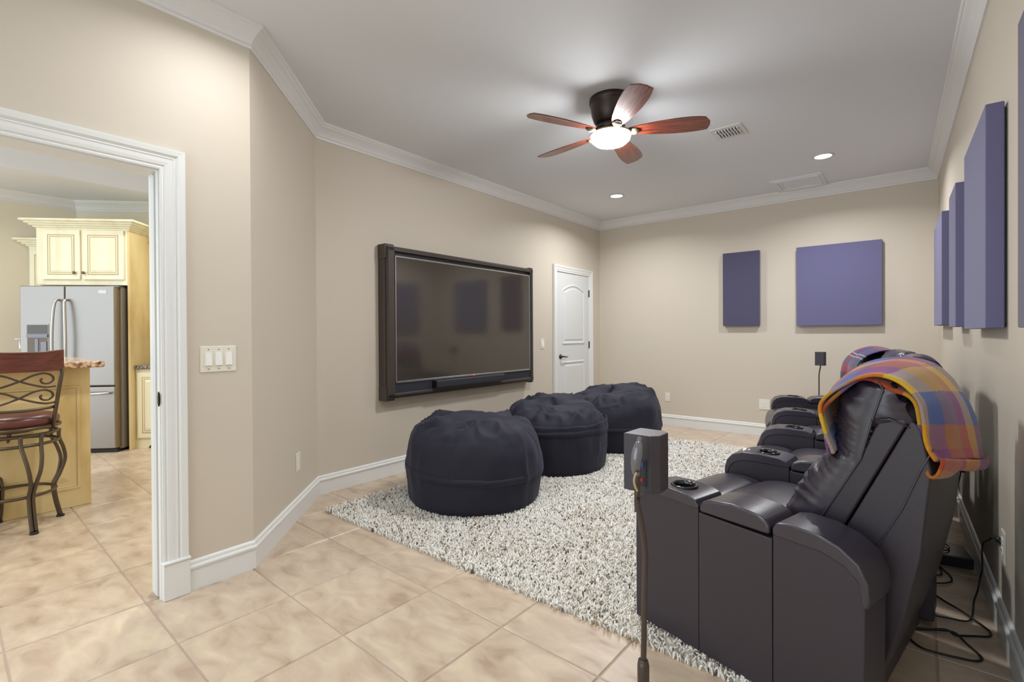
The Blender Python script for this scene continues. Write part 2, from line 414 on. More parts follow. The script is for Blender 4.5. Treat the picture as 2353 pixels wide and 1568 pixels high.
# ------------------------------------------------------------------ ceiling fittings
def ceiling_can(x, y, label, g=None):
    t = thing('recessed_light', label, 'ceiling light', (x, y, CEIL), 0, g)
    MB().lathe([(.066, -.001), (.088, -.001), (.090, -.005), (.072, -.010), (.066, -.006)], (0, 0, 0), 32).build('trim_ring', ventm, t, smooth=True)
    MB().lathe([(0, -.0045), (.067, -.0045), (.067, -.001), (0, -.001)], (0, 0, 0), 32).build('lens', lensm, t)
ceiling_can(*ROOM_CANS[0], 'round lit recessed ceiling light on the left, above the corner with the white door', 'recessed ceiling lights')
ceiling_can(*ROOM_CANS[1], 'round lit recessed ceiling light on the right, near the attic hatch', 'recessed ceiling lights')
ceiling_can(*ROOM_CANS[2], 'recessed ceiling light above the cased opening to the kitchen', 'recessed ceiling lights')
ceiling_can(*ROOM_CANS[3], 'recessed ceiling light above the camera side of the recliners', 'recessed ceiling lights')

v = thing('ceiling_vent', 'white square ceiling air vent with two rows of dark slots right of the fan', 'vent', (-1.085, 4.115, CEIL))
MB().box(-.118, -.125, -.006, .118, .125, 0).build('frame', ventm, v, bev=.003)
for r in (-1, 1):
    MB().box(-.078, .008*r if r > 0 else -.078, -.0075, .078, .078 if r > 0 else -.008, -.0055).build('recess', ventd, v)
    for k in range(8):
        x = -.078+.0223*k
        MB().box(x-.0055, .010 if r > 0 else -.078, -.014, x+.0055, .078 if r > 0 else -.010, -.0065).build('louvre', ventm, v)
h = thing('attic_hatch', 'white moulded attic access panel in the ceiling close to the far wall', 'ceiling hatch', (-.875, 5.98, CEIL))
for k, (a, b, z) in enumerate(((.235, .205, -.012), (.205, .175, -.020), (.175, .145, -.010))):
    mb = MB()
    for x0, x1, y0, y1 in ((-a, -b, -a, a), (b, a, -a, a), (-b, b, -a, -b), (-b, b, b, a)): mb.box(x0, y0, z, x1, y1, 0)
    mb.build('frame_moulding', ceilp, h)
MB().box(-.145, -.145, -.006, .145, .145, 0).build('hatch_panel', ceilp, h)

# fan
FX, FY, FZ = -1.560, 3.022, 2.585
fan = thing('ceiling_fan', 'bronze hugger ceiling fan with five cherry blades and a lit white bowl', 'ceiling fan', (FX, FY, 0))
MB().lathe([(0, CEIL), (.140, CEIL), (.143, CEIL-.01), (.143, CEIL-.035), (.137, CEIL-.04), (.135, CEIL-.05), (.128, 2.72), (.112, 2.67), (.088, 2.645), (0, 2.645)], n=48).build('motor_housing', fanm, fan, smooth=True)
MB().lathe([(0, 2.646), (.092, 2.646), (.098, 2.632), (.098, 2.612), (.090, 2.604), (.080, 2.592), (.080, 2.585), (0, 2.585)], n=48).build('rotor', fanm, fan, smooth=True)
MB().lathe([(0, 2.594), (.118, 2.594), (.136, 2.586), (.139, 2.576), (.132, 2.573), (0, 2.574)], n=48).build('lamp_fitter', brassm, fan, smooth=True)
MB().lathe([(0, 2.575), (.132, 2.575), (.135, 2.564), (.128, 2.542), (.105, 2.521), (.07, 2.508), (.03, 2.502), (0, 2.501)], n=48).build('lamp_bowl', bowlm, fan, smooth=True)
def blade():
    pts = []; n = 26
    out = [(.115, .026), (.16, .040), (.22, .053), (.32, .068), (.42, .077), (.51, .079), (.58, .074), (.628, .064)]
    up = resample([(x, y, 0) for x, y in out], 16)
    poly = [(p.x, p.y) for p in up]+[(.640, .02), (.636, -.02)]+[(p.x-.022*(p.x > .5)*(p.x-.5)/.12, -p.y) for p in reversed(up)]
    return poly
pit = rad(-13)
bm_ = MB().prism(blade(), -.003, .003, 'z')
bm_.v = [(x, y*cos(pit)-z*sin(pit), y*sin(pit)+z*cos(pit)) for x, y, z in bm_.v]
bme = bm_.mesh('blade', woodf)
iron = MB().prism([(.06, -.018), (.06, .018), (.12, .030), (.17, .030), (.195, .012), (.195, -.012), (.17, -.030), (.12, -.030)], -.010, -.004, 'z')
iron.v = [(x, y*cos(pit)-z*sin(pit), y*sin(pit)+z*cos(pit)) for x, y, z in iron.v]; ime = iron.mesh('blade_iron', fanm)
med = MB().lathe([(0, -.020), (.008, -.020), (.012, -.017), (.016, -.021), (.021, -.021), (.026, -.016), (.033, -.012), (.033, -.006), (0, -.006)], (.155, 0, 0), 24)
med.v = [(x, y*cos(pit)-z*sin(pit), y*sin(pit)+z*cos(pit)) for x, y, z in med.v]; mme = med.mesh('medallion', brassm, True)
for a in (25.5, 99.5, 172.5, 244.5, 313.5):
    b = bpy.data.objects.new('blade', bme); C.objects.link(b); b.parent = fan; b.location = (0, 0, FZ+.012); b.rotation_euler.z = rad(a)
    for nme, mm in (('blade_iron', ime), ('medallion', mme)):
        q = bpy.data.objects.new(nme, mm); C.objects.link(q); q.parent = b

# ------------------------------------------------------------------ wall fittings
def on_wall(a, b, s, off=0):
    a, b = Vector(a), Vector(b); t = (b-a).normalized(); n = Vector((t.y, -t.x)); p = a+t*s+n*off
    return p, math.atan2(t.y, t.x)
def plate(name, label, cat, a, b, s, z, w, hgt, kind, group=None):
    p, rz = on_wall(a, b, s)
    t = thing(name, label, cat, (p.x, p.y, z), rz, group)          # local x along wall, -y into room
    MB().box(-w/2, -.006, -hgt/2, w/2, 0, hgt/2).build('cover_plate', plastw, t, bev=.003)
    if kind == 'outlet':
        for zz in (-.028, .010):
            r = MB().prism([(-.016, zz), (.016, zz), (.016, zz+.018), (.010, zz+.026), (-.010, zz+.026), (-.016, zz+.018)], -.009, -.006, 'y').build('socket', plasts, t)
            MB().box(-.008, -.0095, zz+.008, -.006, -.009, zz+.018).box(.005, -.0095, zz+.008, .007, -.009, zz+.018).build('slot', slotm, r)
        MB().lathe([(0, -.0075), (.003, -.0075), (.003, -.006)], (0, 0, 0), 10, 'y').build('screw', chrome, t)
    else:
        n = kind
        for k in range(n):
            x = (k-(n-1)/2)*.046
            MB().box(x-.018, -.0075, -.036, x+.018, -.0055, .036).build('switch_frame', plastw, t, bev=.001)
            MB().prism([(-.0065, -.031), (-.0075, .031), (-.0075, .031), (-.014, .031), (-.0075, -.031)][:0] or [(-.006, -.031), (-.006, .031), (-.009, .031), (-.014, -.031)], x-.014, x+.014, 'x').build('rocker', plasts, t, bev=.001)
            for zz in (-.048, .048): MB().lathe([(0, -.0075), (.003, -.0075), (.003, -.006)], (x, 0, zz), 10, 'y').build('screw', chrome, t)
    return t
plate('light_switch', 'ivory triple rocker switch plate beside the kitchen opening', 'switch', (-2.66, 0), (-2.658, 2), .964, 1.105, .163, .128, 3)
plate('light_switch', 'small single switch plate between the television and the white door', 'switch', B, Cc, 2.934, 1.098, .075, .120, 1)
plate('wall_outlet', 'outlet plate low on the narrow diagonal wall', 'outlet', A, B, .70, .375, .078, .12, 'outlet', 'wall outlets')
plate('wall_outlet', 'outlet plate on the far wall just right of the furthest beanbag', 'outlet', Cc, D, 1.006, .374, .07, .115, 'outlet', 'wall outlets')
plate('wall_outlet', 'outlet plate on the far wall partly behind the last recliner arm', 'outlet', Cc, D, 2.165, .374, .115, .12, 'outlet', 'wall outlets')
plate('wall_outlet', 'outlet plate on the right wall with a black cord plugged in', 'outlet', D, RF, 3.615, .37, .078, .125, 'outlet', 'wall outlets')

def acoustic(label, a, b, s0, s1, z0, z1, m, th=.062):
    p, rz = on_wall(a, b, (s0+s1)/2)
    t = thing('acoustic_panel', label, 'wall panel', (p.x, p.y, (z0+z1)/2), rz, 'fabric acoustic panels')
    w_ = (s1-s0)/2; hh = (z1-z0)/2
    MB().box(-w_, -th, -hh, w_, -.008, hh).build('cloth_front', m, t, bev=.004)
    MB().box(-w_+.02, -.012, -hh+.02, w_-.02, 0, hh-.02).build('backing_frame', tvblk, t)
acoustic('tall narrow purple-grey fabric panel on the far wall', Cc, D, 1.720, 2.125, 1.305, 2.188, panel2)
acoustic('wide nearly square purple-grey fabric panel on the far wall', Cc, D, 2.505, 3.27, 1.293, 2.172, panel)
acoustic('fabric panel on the right wall nearest the far corner', D, RF, .56, 1.45, 1.272, 2.125, panel)
acoustic('narrow fabric panel on the right wall, between two wider ones', D, RF, 2.08, 2.50, 1.249, 2.085, panel)
acoustic('large fabric panel on the right wall, above the nearest recliner', D, RF, 2.955, 3.685, 1.232, 2.103, panel)
acoustic('dark fabric panel cut off by the right edge of the photo', D, RF, 4.32, 4.74, 1.23, 2.10, panel2)

# ------------------------------------------------------------------ television in its wall surround
tvd, tvr = on_wall(B, Cc, 0)
def TVt(name, label, cat): return thing(name, label, cat, (B[0], B[1], 0), tvr)
# local: x along wall (towards the door), y negative into the room
X0, X1, Z0, Z1 = .557, 2.600, .672, 1.976
su = TVt('television_surround', 'dark brown grooved box frame on the wall around the television', 'frame')
def rail(a0, a1, horiz, top):
    # moulded rail cross-section: (distance from wall, inset)
    pr = [(0, .000), (.030, .000), (.034, .006), (.048, .006), (.052, 0), (.078, .002), (.084, .010), (.098, .012), (.104, .006), (.118, .010), (.122, .05), (0, .05)]
    mb = MB(); k = len(pr)
    def ring(t):
        if horiz: return [(t, -d, (Z1-i) if top else (Z0+i)) for d, i in pr]
        return [((X0+i) if top else (X1-i), -d, t) for d, i in pr]
    return mb.add(ring(a0)+ring(a1), [tuple(range(k)), tuple(range(2*k-1, k-1, -1))]+[(i, (i+1) % k, (i+1) % k+k, i+k) for i in range(k)])
rail(X0+.01, X1-.01, True, True).build('rail', framem, su); rail(X0+.01, X1-.01, True, False).build('rail', framem, su)
rail(Z0+.01, Z1-.01, False, True).build('rail', framem, su); rail(Z0+.01, Z1-.01, False, False).build('rail', framem, su)
for xa, xb in ((X0-.006, X0+.09), (X1-.05, X1+.008)):
    for za, zb in ((Z0-.012, Z0+.115), (Z1-.115, Z1+.010)):
        MB().box(xa, -.104, za, xb, 0, zb).build('corner_cap', framem, su, bev=.008)
fy = -.135
MB().box(.566, fy, .700, .628, -.10, 1.957).build('bezel_left', framem, su, bev=.004)
MB().box(2.512, fy, .70, 2.552, -.06, 1.957).build('bezel_right', tvblk, su, bev=.003)
MB().box(.566, fy, 1.925, 2.552, -.10, 1.957).build('bezel_top', framem, su, bev=.004)
MB().box(.566, fy, .700, 2.552, -.10, .722).build('bezel_bottom', framem, su, bev=.004)
MB().box(.566, -.106, .70, 2.552, -.02, 1.957).build('back_board', tvblk, su)
MB().box(.628, -.128, .720, 2.514, -.108, .806).build('cloth_panel', clothblk, su)
MB().box(.63, -.131, .720, 2.513, -.127, .724).build('lower_lip', silver, su)
tv = TVt('television', 'large flat television, dark screen with a thin silver edge, hung in the surround', 'television')
MB().box(.634, -.131, .812, 2.504, -.107, 1.886).build('cabinet_back', tvblk, tv)
for n_, bx in (('edge', (.632, -.137, .808, .6425, -.115, 1.890)), ('edge', (2.4955, -.137, .808, 2.506, -.115, 1.890)), ('edge', (.632, -.137, 1.876, 2.506, -.115, 1.890)), ('edge', (.632, -.137, .808, 2.506, -.115, .826))):
    MB().box(*bx).build('silver_edge', silver, tv, bev=.002)
MB().box(.642, -.134, .825, 2.496, -.130, 1.877).build('screen', screen, tv)
MB().box(1.568, -.1385, .812, 1.590, -.1370, .820).build('standby_light', redled, tv)
sb = TVt('soundbar', 'slim black sound bar under the television screen', 'speaker')
MB().prism([(-.128, .735), (-.185, .735), (-.190, .742), (-.190, .790), (-.182, .802), (-.128, .802)], 1.04, 2.005, 'x').build('housing', clothblk, sb, bev=.006)
MB().box(1.045, -.186, .7985, 2.0, -.150, .8035).build('top_strip', greym, sb)
for x in (1.04, 1.992): MB().box(x, -.191, .735, x+.012, -.128, .803).build('end_cap', tvblk, sb, bev=.004)

# ------------------------------------------------------------------ shaggy rug
RX0, RX1, RY0, RY1 = -3.12, -.40, 1.785, 5.46
rug = thing('area_rug', 'cream and grey flecked shag rug on the tile floor', 'rug', (0, 0, 0))
MB().box(RX0+.015, RY0+.015, 0.0005, RX1-.015, RY1-.015, .012).build('backing', rugb, rug)
rs = np.random.RandomState(3)
NT = 88000
# nearer tufts are as dense as far ones; fat yarn ends leaning at random
px = rs.uniform(RX0, RX1, NT); py = rs.uniform(RY0, RY1, NT)
ang = rs.uniform(0, 2*pi, NT); lean = rs.uniform(.005, .017, NT); hh = rs.uniform(.018, .030, NT); wd = rs.uniform(.0030, .0050, NT)
ca, sa = np.cos(ang), np.sin(ang)
lv = [(0, 1.0, .004), (.35, 1.15, .55), (1.0, .75, 1.0)]
V = np.zeros((NT, 10, 3), np.float32)
for li, (ln, wf, hz) in enumerate(lv):
    for k in range(3):
        t = 2*pi*k/3
        V[:, li*3+k, 0] = px+ca*lean*ln+wd*wf*np.cos(t+ang)
        V[:, li*3+k, 1] = py+sa*lean*ln+wd*wf*np.sin(t+ang)
        V[:, li*3+k, 2] = hh*hz-(.004 if li == 2 else 0)*(k == 0)
V[:, 9, 0] = px+ca*lean*1.25; V[:, 9, 1] = py+sa*lean*1.25; V[:, 9, 2] = hh*1.0
q = []
for li in range(2):
    for k in range(3): q.append((li*3+k, li*3+(k+1) % 3, (li+1)*3+(k+1) % 3, (li+1)*3+k))
tr = [(6, 7, 9), (7, 8, 9), (8, 6, 9)]
loops = np.array([i for f in q for i in f]+[i for f in tr for i in f], np.int64)
starts = np.array([0, 4, 8, 12, 16, 20, 24, 27, 30]); tots = np.array([4]*6+[3]*3); nl = 33
me = bpy.data.meshes.new('pile'); me.vertices.add(NT*10); me.vertices.foreach_set('co', V.reshape(-1))
me.loops.add(NT*nl); me.loops.foreach_set('vertex_index', (loops[None, :]+np.arange(NT)[:, None]*10).reshape(-1).astype(np.int32))
me.polygons.add(NT*9); me.polygons.foreach_set('loop_start', (starts[None, :]+np.arange(NT)[:, None]*nl).reshape(-1).astype(np.int32))
me.polygons.foreach_set('loop_total', np.tile(tots, NT).astype(np.int32))
pr_ = rs.uniform(0, 1, NT); cl_ = np.array([noise.noise((float(x)*3, float(y)*3, 2)) for x, y in zip(px[:], py[:])]) * .12
pr_ = pr_+cl_
mi = np.where(pr_ < .56, 0, np.where(pr_ < .84, 1, np.where(pr_ < .905, 2, np.where(pr_ < .945, 3, 4))))
me.polygons.foreach_set('material_index', np.repeat(mi, 9).astype(np.int32))
me.polygons.foreach_set('use_smooth', np.ones(NT*9, bool))
me.update(calc_edges=True)
for y in yarns: me.materials.append(y)
pl = bpy.data.objects.new('pile', me); C.objects.link(pl); pl.parent = rug; tag(pl, kind='stuff')

# ------------------------------------------------------------------ bean bags
def ridge(x): return 1-abs(x)*2
def beanbag(label, cx, cy, R, H, seed, band, tilt=0, tdir=0, folds=1.0, lop=0.0, ldir=0, low=.0):
    t = thing('beanbag', label, 'beanbag', (cx, cy, .008), 0, 'navy beanbags in front of the television')
    prof = [(0, 0), (.5*R, 0.0), (.87*R, .004), (.945*R, .030), (.970*R, .10), (R*.99, .2), (R, band), (R*.985, band+.10), (R*.955, H*.70), (R*.88, H*.82), (R*.72, H*.925), (R*.48, H*.985), (R*.2, H), (0, H)]
    rp = resample([(a, b, 0) for a, b in catm2(prof)], 90)
    nth = 180
    def pt(i, j, grow=0):
        th = 2*pi*j/nth; r, z = rp[i].x, rp[i].y; k = z/H
        x, y = r*cos(th), r*sin(th)
        # pinch above and below the seam band
        topw = max(0, min(1, (k-.62)/.25))
        n1 = noise.noise((x*5+seed, y*5, z*5)); n2 = noise.noise((x*9+n1*1.6, y*9+seed, z*6))
        e = noise.noise((x*3.1+seed*2, y*3.1+n1*.9, seed))*1.6; rd = max(0, 1-abs(e)*2.2)**1.5
        e2 = noise.noise((x*6.0-seed, y*6.0+n1*.7, seed*1.7))*1.5; rd2 = max(0, 1-abs(e2)*2.0)**1.6
        edge = math.exp(-((r/R-.72)/.3)**2)
        dz = topw*folds*((rd*.050+rd2*.022-.010*max(0, 1-abs(e-.45)*9))*edge*(1 if r < R*.86 else .4)+n1*.030-.012)
        dr = (n1*.022+n2*.006)*(.3+k)+(rd2*.008-.003)*(k > .3)*folds
        # soft vertical sag wrinkles of the side
        dr += .006*noise.noise((th*5, z*3, seed))*(1-topw)
        rr = r+dr*min(1, r/(.3*R))+grow
        zz = z*(1+lop*cos(th-ldir)*k)+dz
        x2, y2 = rr*cos(th), rr*sin(th)
        return (x2, y2, max(zz, 0 if grow == 0 else -.02))
    MB().grid(lambda i, j: pt(i, j), 90, nth, False, True).build('body', navy, t, smooth=True)
    # seam band: strip following the side surface
    zi = [i for i in range(90) if rp[i].y > band-.01][0]
    def bp(i, j):
        th = 2*pi*j/nth; zz = band+tilt*cos(th-tdir)
        k = min(range(90), key=lambda q: abs(rp[q].y-zz)+(0 if q > 20 else 9))
        p = Vector(pt(k, j)); e = [(-.024, -.003), (-.021, .0045), (.0, .006), (.021, .0045), (.024, -.003)][i]
        u = Vector((cos(th), sin(th), 0)); p = Vector((p.x, p.y, 0))
        return tuple(p+u*e[1]+Vector((0, 0, zz+e[0])))
    MB().grid(bp, 5, nth, False, True).build('seam_band', navy, t, smooth=True)
    return t
def catm2(p):
    q = catmull([(a, b, 0) for a, b in p], 6); return [(max(0, v.x), v.y) for v in q]
beanbag('nearest and leftmost navy beanbag on the rug, seam band low on its side', -2.515, 2.662, .508, .605, 1.3, .250, .03, rad(200), 1.0)
beanbag('middle navy beanbag, behind the nearest one and under the television', -2.525, 3.75, .482, .595, 5.9, .36, .012, 0, .85, .06, rad(120))
beanbag('furthest navy beanbag, in front of the white door', -2.49, 4.82, .53, .61, 9.4, .24, .01, 0, .75, .08, rad(60))

# ------------------------------------------------------------------ recliners
def arm(par, loc, rz, name='arm', panel_btn=False, buttons=False, w=.166):
    """arm centre-line along local x (towards the back); returns arm body"""
    h2_ = w/2
    def L(mb): return mb
    root = MB().prism([(.2975, .025), (.5685, .025), (.5685, .540), (.2975, .548)], -h2_, h2_, 'y').build(name, leather2, par, bev=.004, seg=2, loc=loc, rz=rz)
    fr = [(0, .025), (.297, .025), (.297, .566), (.14, .572), (.08, .568), (.040, .555), (.012, .525), (0, .47)]
    MB().prism(fr, -h2_, h2_, 'y').build('arm_front', leather2, root, bev=.005)
    re = [(.569, .025), (.826, .025), (.830, .455), (.815, .50), (.775, .535), (.715, .555), (.570, .562)]
    MB().prism(re, -h2_, h2_, 'y').build('arm_rear', leather2, root, bev=.005)
    fp = [(-.007, .455), (-.009, .510), (.003, .555), (.030, .586), (.080, .604), (.16, .608), (.25, .602), (.285, .590), (.299, .568), (.296, .560), (.14, .564), (.08, .560), (.044, .547), (.018, .518), (.006, .465)]
    p = MB().prism(fp, -h2_-.003, h2_+.003, 'y').build('front_pad', leather, root, bev=.016, seg=3)
    bake(p); cut(p, MB().lathe([(0, .52), (.044, .52), (.044, .66), (0, .66)], (.180, 0, 0), 32))
    cut(root.children[0] if False else [c for c in children(root) if c.name.startswith('arm_front')][0], MB().lathe([(0, .50), (.0435, .50), (.0435, .66), (0, .66)], (.180, 0, 0), 32)) if False else None
    a_f = [c for c in children(root) if c.name.startswith('arm_front')][0]; bake(a_f)
    cut(a_f, MB().lathe([(0, .53), (.0445, .53), (.0445, .66), (0, .66)], (.180, 0, 0), 32))
    MB().lathe([(.041, .532), (.041, .607), (.044, .611), (.050, .612), (.054, .609), (.053, .604), (.0435, .601), (.0435, .532)], (.180, 0, 0), 36).build('cup_ring', chromeblk, root, smooth=True)
    MB().lathe([(0, .534), (.041, .534), (.0415, .54), (.0405, .6)], (.180, 0, 0), 36).build('cup_well', cupblk, root, smooth=True)
    ld = [(.303, .552), (.302, .575), (.312, .592), (.345, .606), (.43, .617), (.52, .608), (.552, .594), (.563, .575), (.562, .550)]
    MB().prism(ld, -h2_-.005, h2_+.005, 'y').build('storage_lid', leather, root, bev=.016, seg=3)
    rp_ = [(.570, .552), (.569, .578), (.582, .597), (.62, .606), (.70, .602), (.765, .583), (.815, .548), (.838, .50), (.842, .455), (.836, .425), (.822, .425), (.812, .495), (.775, .528), (.715, .548)]
    MB().prism(rp_, -h2_-.003, h2_+.003, 'y').build('rear_pad', leather, root, bev=.016, seg=3)
    if buttons:
        for x, y in ((.060, -.012), (.060, .012), (.082, 0)):
            MB().box(x, y-.005, .592, x+.009, y+.005, .6065).build('button', whiteled, root, bev=.002)
    if panel_btn:
        pb = MB().box(.13, -h2_-.009, .425, .255, -h2_+.002, .455).build('control_panel', tvblk, root, bev=.003)
        for k in range(4): MB().box(.142+.028*k, -h2_-.012, .436, .158+.028*k, -h2_-.008, .446).build('button', whiteled, pb, bev=.001)
    return root
def cushion(prof, v0, v1, nprof=72, nv=30, wr=.007, seed=0, dome=.02, name='pillow', mt=None, par=None, freq=26, seam=None, ztop=9):
    P = catmull([(a, 0, b) for a, b in prof], 8, True)
    P.append(P[0]); P = resample(P, nprof+1)[:-1]
    c = sum(P, Vector())/len(P); N = len(P); Z0_ = .72 if seam else .88
    def us(z):
        for (a0, z0), (a1, z1) in zip(seam, seam[1:]):
            if z <= z1: return a0+(a1-a0)*(z-z0)/(z1-z0)
        return seam[-1][0]
    def pt(i, j):
        w_ = sin(pi*(j/(nv-1)-.5)); s_ = abs(w_); p = P[i]; t = (P[(i+1) % N]-P[i-1]).normalized(); n = Vector((t.z, 0, -t.x))
        if n.dot(p-c) < 0: n = -n
        k = max(0, (s_-Z0_)/(1-Z0_)); pull = 1-math.sqrt(max(0, 1-k*k))
        q = p+n*dome*(1-s_*s_)
        side = 1 if w_ > 0 else -1
        g_ = math.exp(-((s_-.90)/.22)**2)
        ln = p.z*freq*1.2+(s_-.9)*9+2.6*noise.noise((p.z*7, s_*3, seed))
        e = noise.noise((ln, s_*2.2, seed+side*5)); e2 = noise.noise((p.z*freq*.3, w_*2, seed+9))
        wv_ = ((1-abs(e)*2.4)**2 if abs(e) < .4 else 0)
        q = q+n*(wr*g_*(wv_-.2)+e2*wr*.6)
        if seam:
            u_ = us(p.z)
            if q.x < u_: q.x += (u_-q.x)*pull*.96
            if p.z > ztop: q.z += (ztop-q.z)*pull*.9
        else: q = q+(c-q)*pull*.10
        return (q.x, v0+(v1-v0)*(w_+1)/2+(side*wr*.5*g_*wv_*(1-k)), q.z)
    mb = MB().grid(pt, N, nv, True, False)
    mb.f += [tuple(i*nv for i in range(N)), tuple(i*nv+nv-1 for i in range(N-1, -1, -1))]
    return mb.build(name, mt or leather, par, smooth=True)
cups = [(-.691, 1.963), (-.542, 2.766), (-.556, 3.597), (-.651, 4.448), (-.834, 5.349)]
ath = [-15.5, -5, 3.5, 9, 14]
G = []
for c, a in zip(cups, ath): a = rad(a); G.append(Vector((c[0]-.18*cos(a), c[1]-.18*sin(a))))
labels = ['black leather recliner nearest the camera with a bright multicoloured blanket over its back',
          'black leather recliner second from the camera, bare curved headrest',
          'black leather recliner third from the camera, between the two middle arms',
          'black leather recliner furthest away with a navy tartan blanket over its back']
seatframe = []
for k in range(4):
    g0 = (G[k]+G[k+1])/2; ch = G[k+1]-G[k]; a = math.atan2(-ch.x, ch.y); W2 = ch.length/2-.092
    seatframe.append((g0.copy(), a, W2))
    R_ = thing('recliner', labels[k], 'recliner', (g0.x, g0.y, 0), a, 'row of black leather recliners')
    inv = Matrix.Rotation(-a, 2)
    for idx in ([k] if k < 3 else [3, 4]):
        lp = inv @ (G[idx]-g0)
        arm(R_, (lp.x, lp.y, 0), rad(ath[idx])-a, 'arm', panel_btn=(idx == 4), buttons=(idx == 1))
    V0, V1 = -W2, W2
    MB().box(.03, V0, .04, .80, V1, .30).build('base', leather2, R_, bev=.01)
    MB().prism([(-.005, .07), (.05, .07), (.06, .40), (.015, .42), (-.012, .38)], V0+.01, V1-.01, 'y').build('footrest_panel', leather, R_, bev=.015, seg=3)
    cushion([(-.045, .40), (-.035, .46), (.02, .490), (.10, .498), (.185, .486), (.205, .455), (.20, .42), (.10, .39), (.0, .385)], V0+.014, V1-.014, 48, 24, .003, k+1, .012, 'footrest_cushion', par=R_, freq=6)
    cushion([(.200, .41), (.200, .470), (.235, .498), (.33, .510), (.50, .498), (.60, .475), (.63, .44), (.50, .38), (.28, .37)], V0+.014, V1-.014, 48, 24, .003, k+4, .016, 'seat_cushion', par=R_, freq=6)
    b0, b1 = V0-.012, V1+.012
    # inner back frame and outer shell (side panels seen below the blanket)
    MB().prism([(.60, .42), (.622, .57), (.745, .80), (.795, .93), (.865, .955), (.875, .94), (.700, .560), (.66, .40)], b0, b1, 'y').build('back_frame', leather2, R_, bev=.010)
    MB().prism([(.700, .545), (.880, .945), (.893, .940), (.904, .922), (.930, .80), (.916, .65), (.905, .53), (.86, .30), (.80, .10), (.70, .10), (.68, .40)], b0-.002, b1+.002, 'y').build('back_shell', leather2, R_, bev=.016, seg=3)
    MB().tube([(x, b0-.003, z) for x, z in ((.755, .42), (.80, .54), (.86, .67), (.905, .80), (.935, .87))], .003, 6).build('back_seam', leather, R_, smooth=True)
    cushion([(.50, .47), (.510, .56), (.560, .675), (.620, .765), (.672, .812), (.72, .825), (.755, .80), (.70, .70), (.635, .575), (.60, .47), (.55, .44)], b0+.002, b1-.002, 110, 64, .014, k*3+2, .016, 'lumbar_cushion', par=R_, freq=26, seam=[(.585, .44), (.605, .50), (.640, .585), (.752, .805), (.755, .83)])
    hz = (0, .036, .032, -.006)[k]
    cushion([(.680, .80), (.671, .86), (.668, .93), (.686, .995+hz*.6), (.722, 1.036+hz), (.778, 1.055+hz), (.830, 1.038+hz), (.868, .99+hz*.6), (.885, .945), (.83, .93), (.79, .92), (.765, .86), (.735, .80)], b0+.001, b1-.001, 120, 64, .018, k*3+11, .014, 'headrest', par=R_, freq=26, seam=[(.745, .79), (.752, .805), (.782, .93), (.812, 1.036), (.812, 1.2)], ztop=1.030+hz)
    MB().tube([(x, b0-.002, z) for x, z in ((.605, .50), (.640, .585), (.752, .805), (.782, .93), (.812, 1.036), (.80, 1.06))], .0035, 6).build('piping', leather, R_, smooth=True)
    MB().tube([(x, b0-.004, z) for x, z in ((.782, .935), (.83, .945), (.88, .925))], .0025, 6).build('piping', leather, R_, smooth=True)

# ------------------------------------------------------------------ blankets
def plaid(name, warp, weft, lines=None):
    m = mat(name, (128, 128, 128), .95, sheen=.3); t, n, l, b = nt(m)
    uv = n.new('ShaderNodeUVMap'); sp = n.new('ShaderNodeSeparateXYZ'); l.new(uv.outputs[0], sp.inputs[0])
    def ramp(st, src):
        cr = n.new('ShaderNodeValToRGB'); cr.color_ramp.interpolation = 'CONSTANT'; e = cr.color_ramp.elements
        while len(e) < len(st): e.new(.5)
        for i, (p, c) in enumerate(st): e[i].position = p; e[i].color = srgb(c)
        l.new(src, cr.inputs[0]); return cr
    nz = n.new('ShaderNodeTexNoise'); nz.inputs['Scale'].default_value = 60; ad = []
    for k in (0, 1):
        ma = n.new('ShaderNodeMath'); ma.operation = 'MULTIPLY_ADD'; ma.inputs[1].default_value = .02
        su_ = n.new('ShaderNodeMath'); su_.operation = 'SUBTRACT'; su_.inputs[1].default_value = .01
        l.new(nz.outputs[0], ma.inputs[0]); l.new(sp.outputs[k], ma.inputs[2]); l.new(ma.outputs[0], su_.inputs[0]); ad.append(su_.outputs[0])
    a = ramp(warp, ad[0]); c = ramp(weft, ad[1])
    mx = n.new('ShaderNodeMix'); mx.data_type = 'RGBA'; mx.inputs[0].default_value = .5
    l.new(a.outputs[0], mx.inputs[6]); l.new(c.outputs[0], mx.inputs[7])
    hs = n.new('ShaderNodeHueSaturation'); hs.inputs['Saturation'].default_value = 1.22; hs.inputs['Value'].default_value = .62
    l.new(mx.outputs[2], hs.inputs['Color']); l.new(hs.outputs[0], b.inputs['Base Color'])
    wv = n.new('ShaderNodeTexNoise'); wv.inputs['Scale'].default_value = 350; tc = n.new('ShaderNodeTexCoord'); bp = n.new('ShaderNodeBump'); bp.inputs['Strength'].default_value = .5; bp.inputs['Distance'].default_value = .003
    l.new(tc.outputs['Object'], wv.inputs['Vector']); l.new(wv.outputs[0], bp.inputs['Height']); l.new(bp.outputs[0], b.inputs['Normal'])
    return m
Yl, Lb, Ol, Mg, Te, Br, Bl, Pu, Rd, Go = (250, 214, 120), (130, 176, 196), (160, 132, 60), (196, 40, 80), (60, 110, 130), (140, 92, 30), (0, 88, 190), (110, 50, 130), (205, 40, 45), (236, 170, 60)
Yl, Bl, Ol, Rd = (255, 216, 124), (0, 86, 190), (176, 112, 20), (205, 22, 52)
bright = plaid('bright_plaid', [(0, Yl), (.06, Bl), (.25, Ol), (.44, Rd), (.57, Yl), (.70, Bl), (.86, Ol)],
               [(0, Bl), (.10, Yl), (.20, Rd), (.27, Ol), (.33, Bl), (.40, (150, 30, 130)), (.46, Rd), (.57, Yl), (.70, Bl), (.845, (215, 120, 20)), (.95, Rd)])
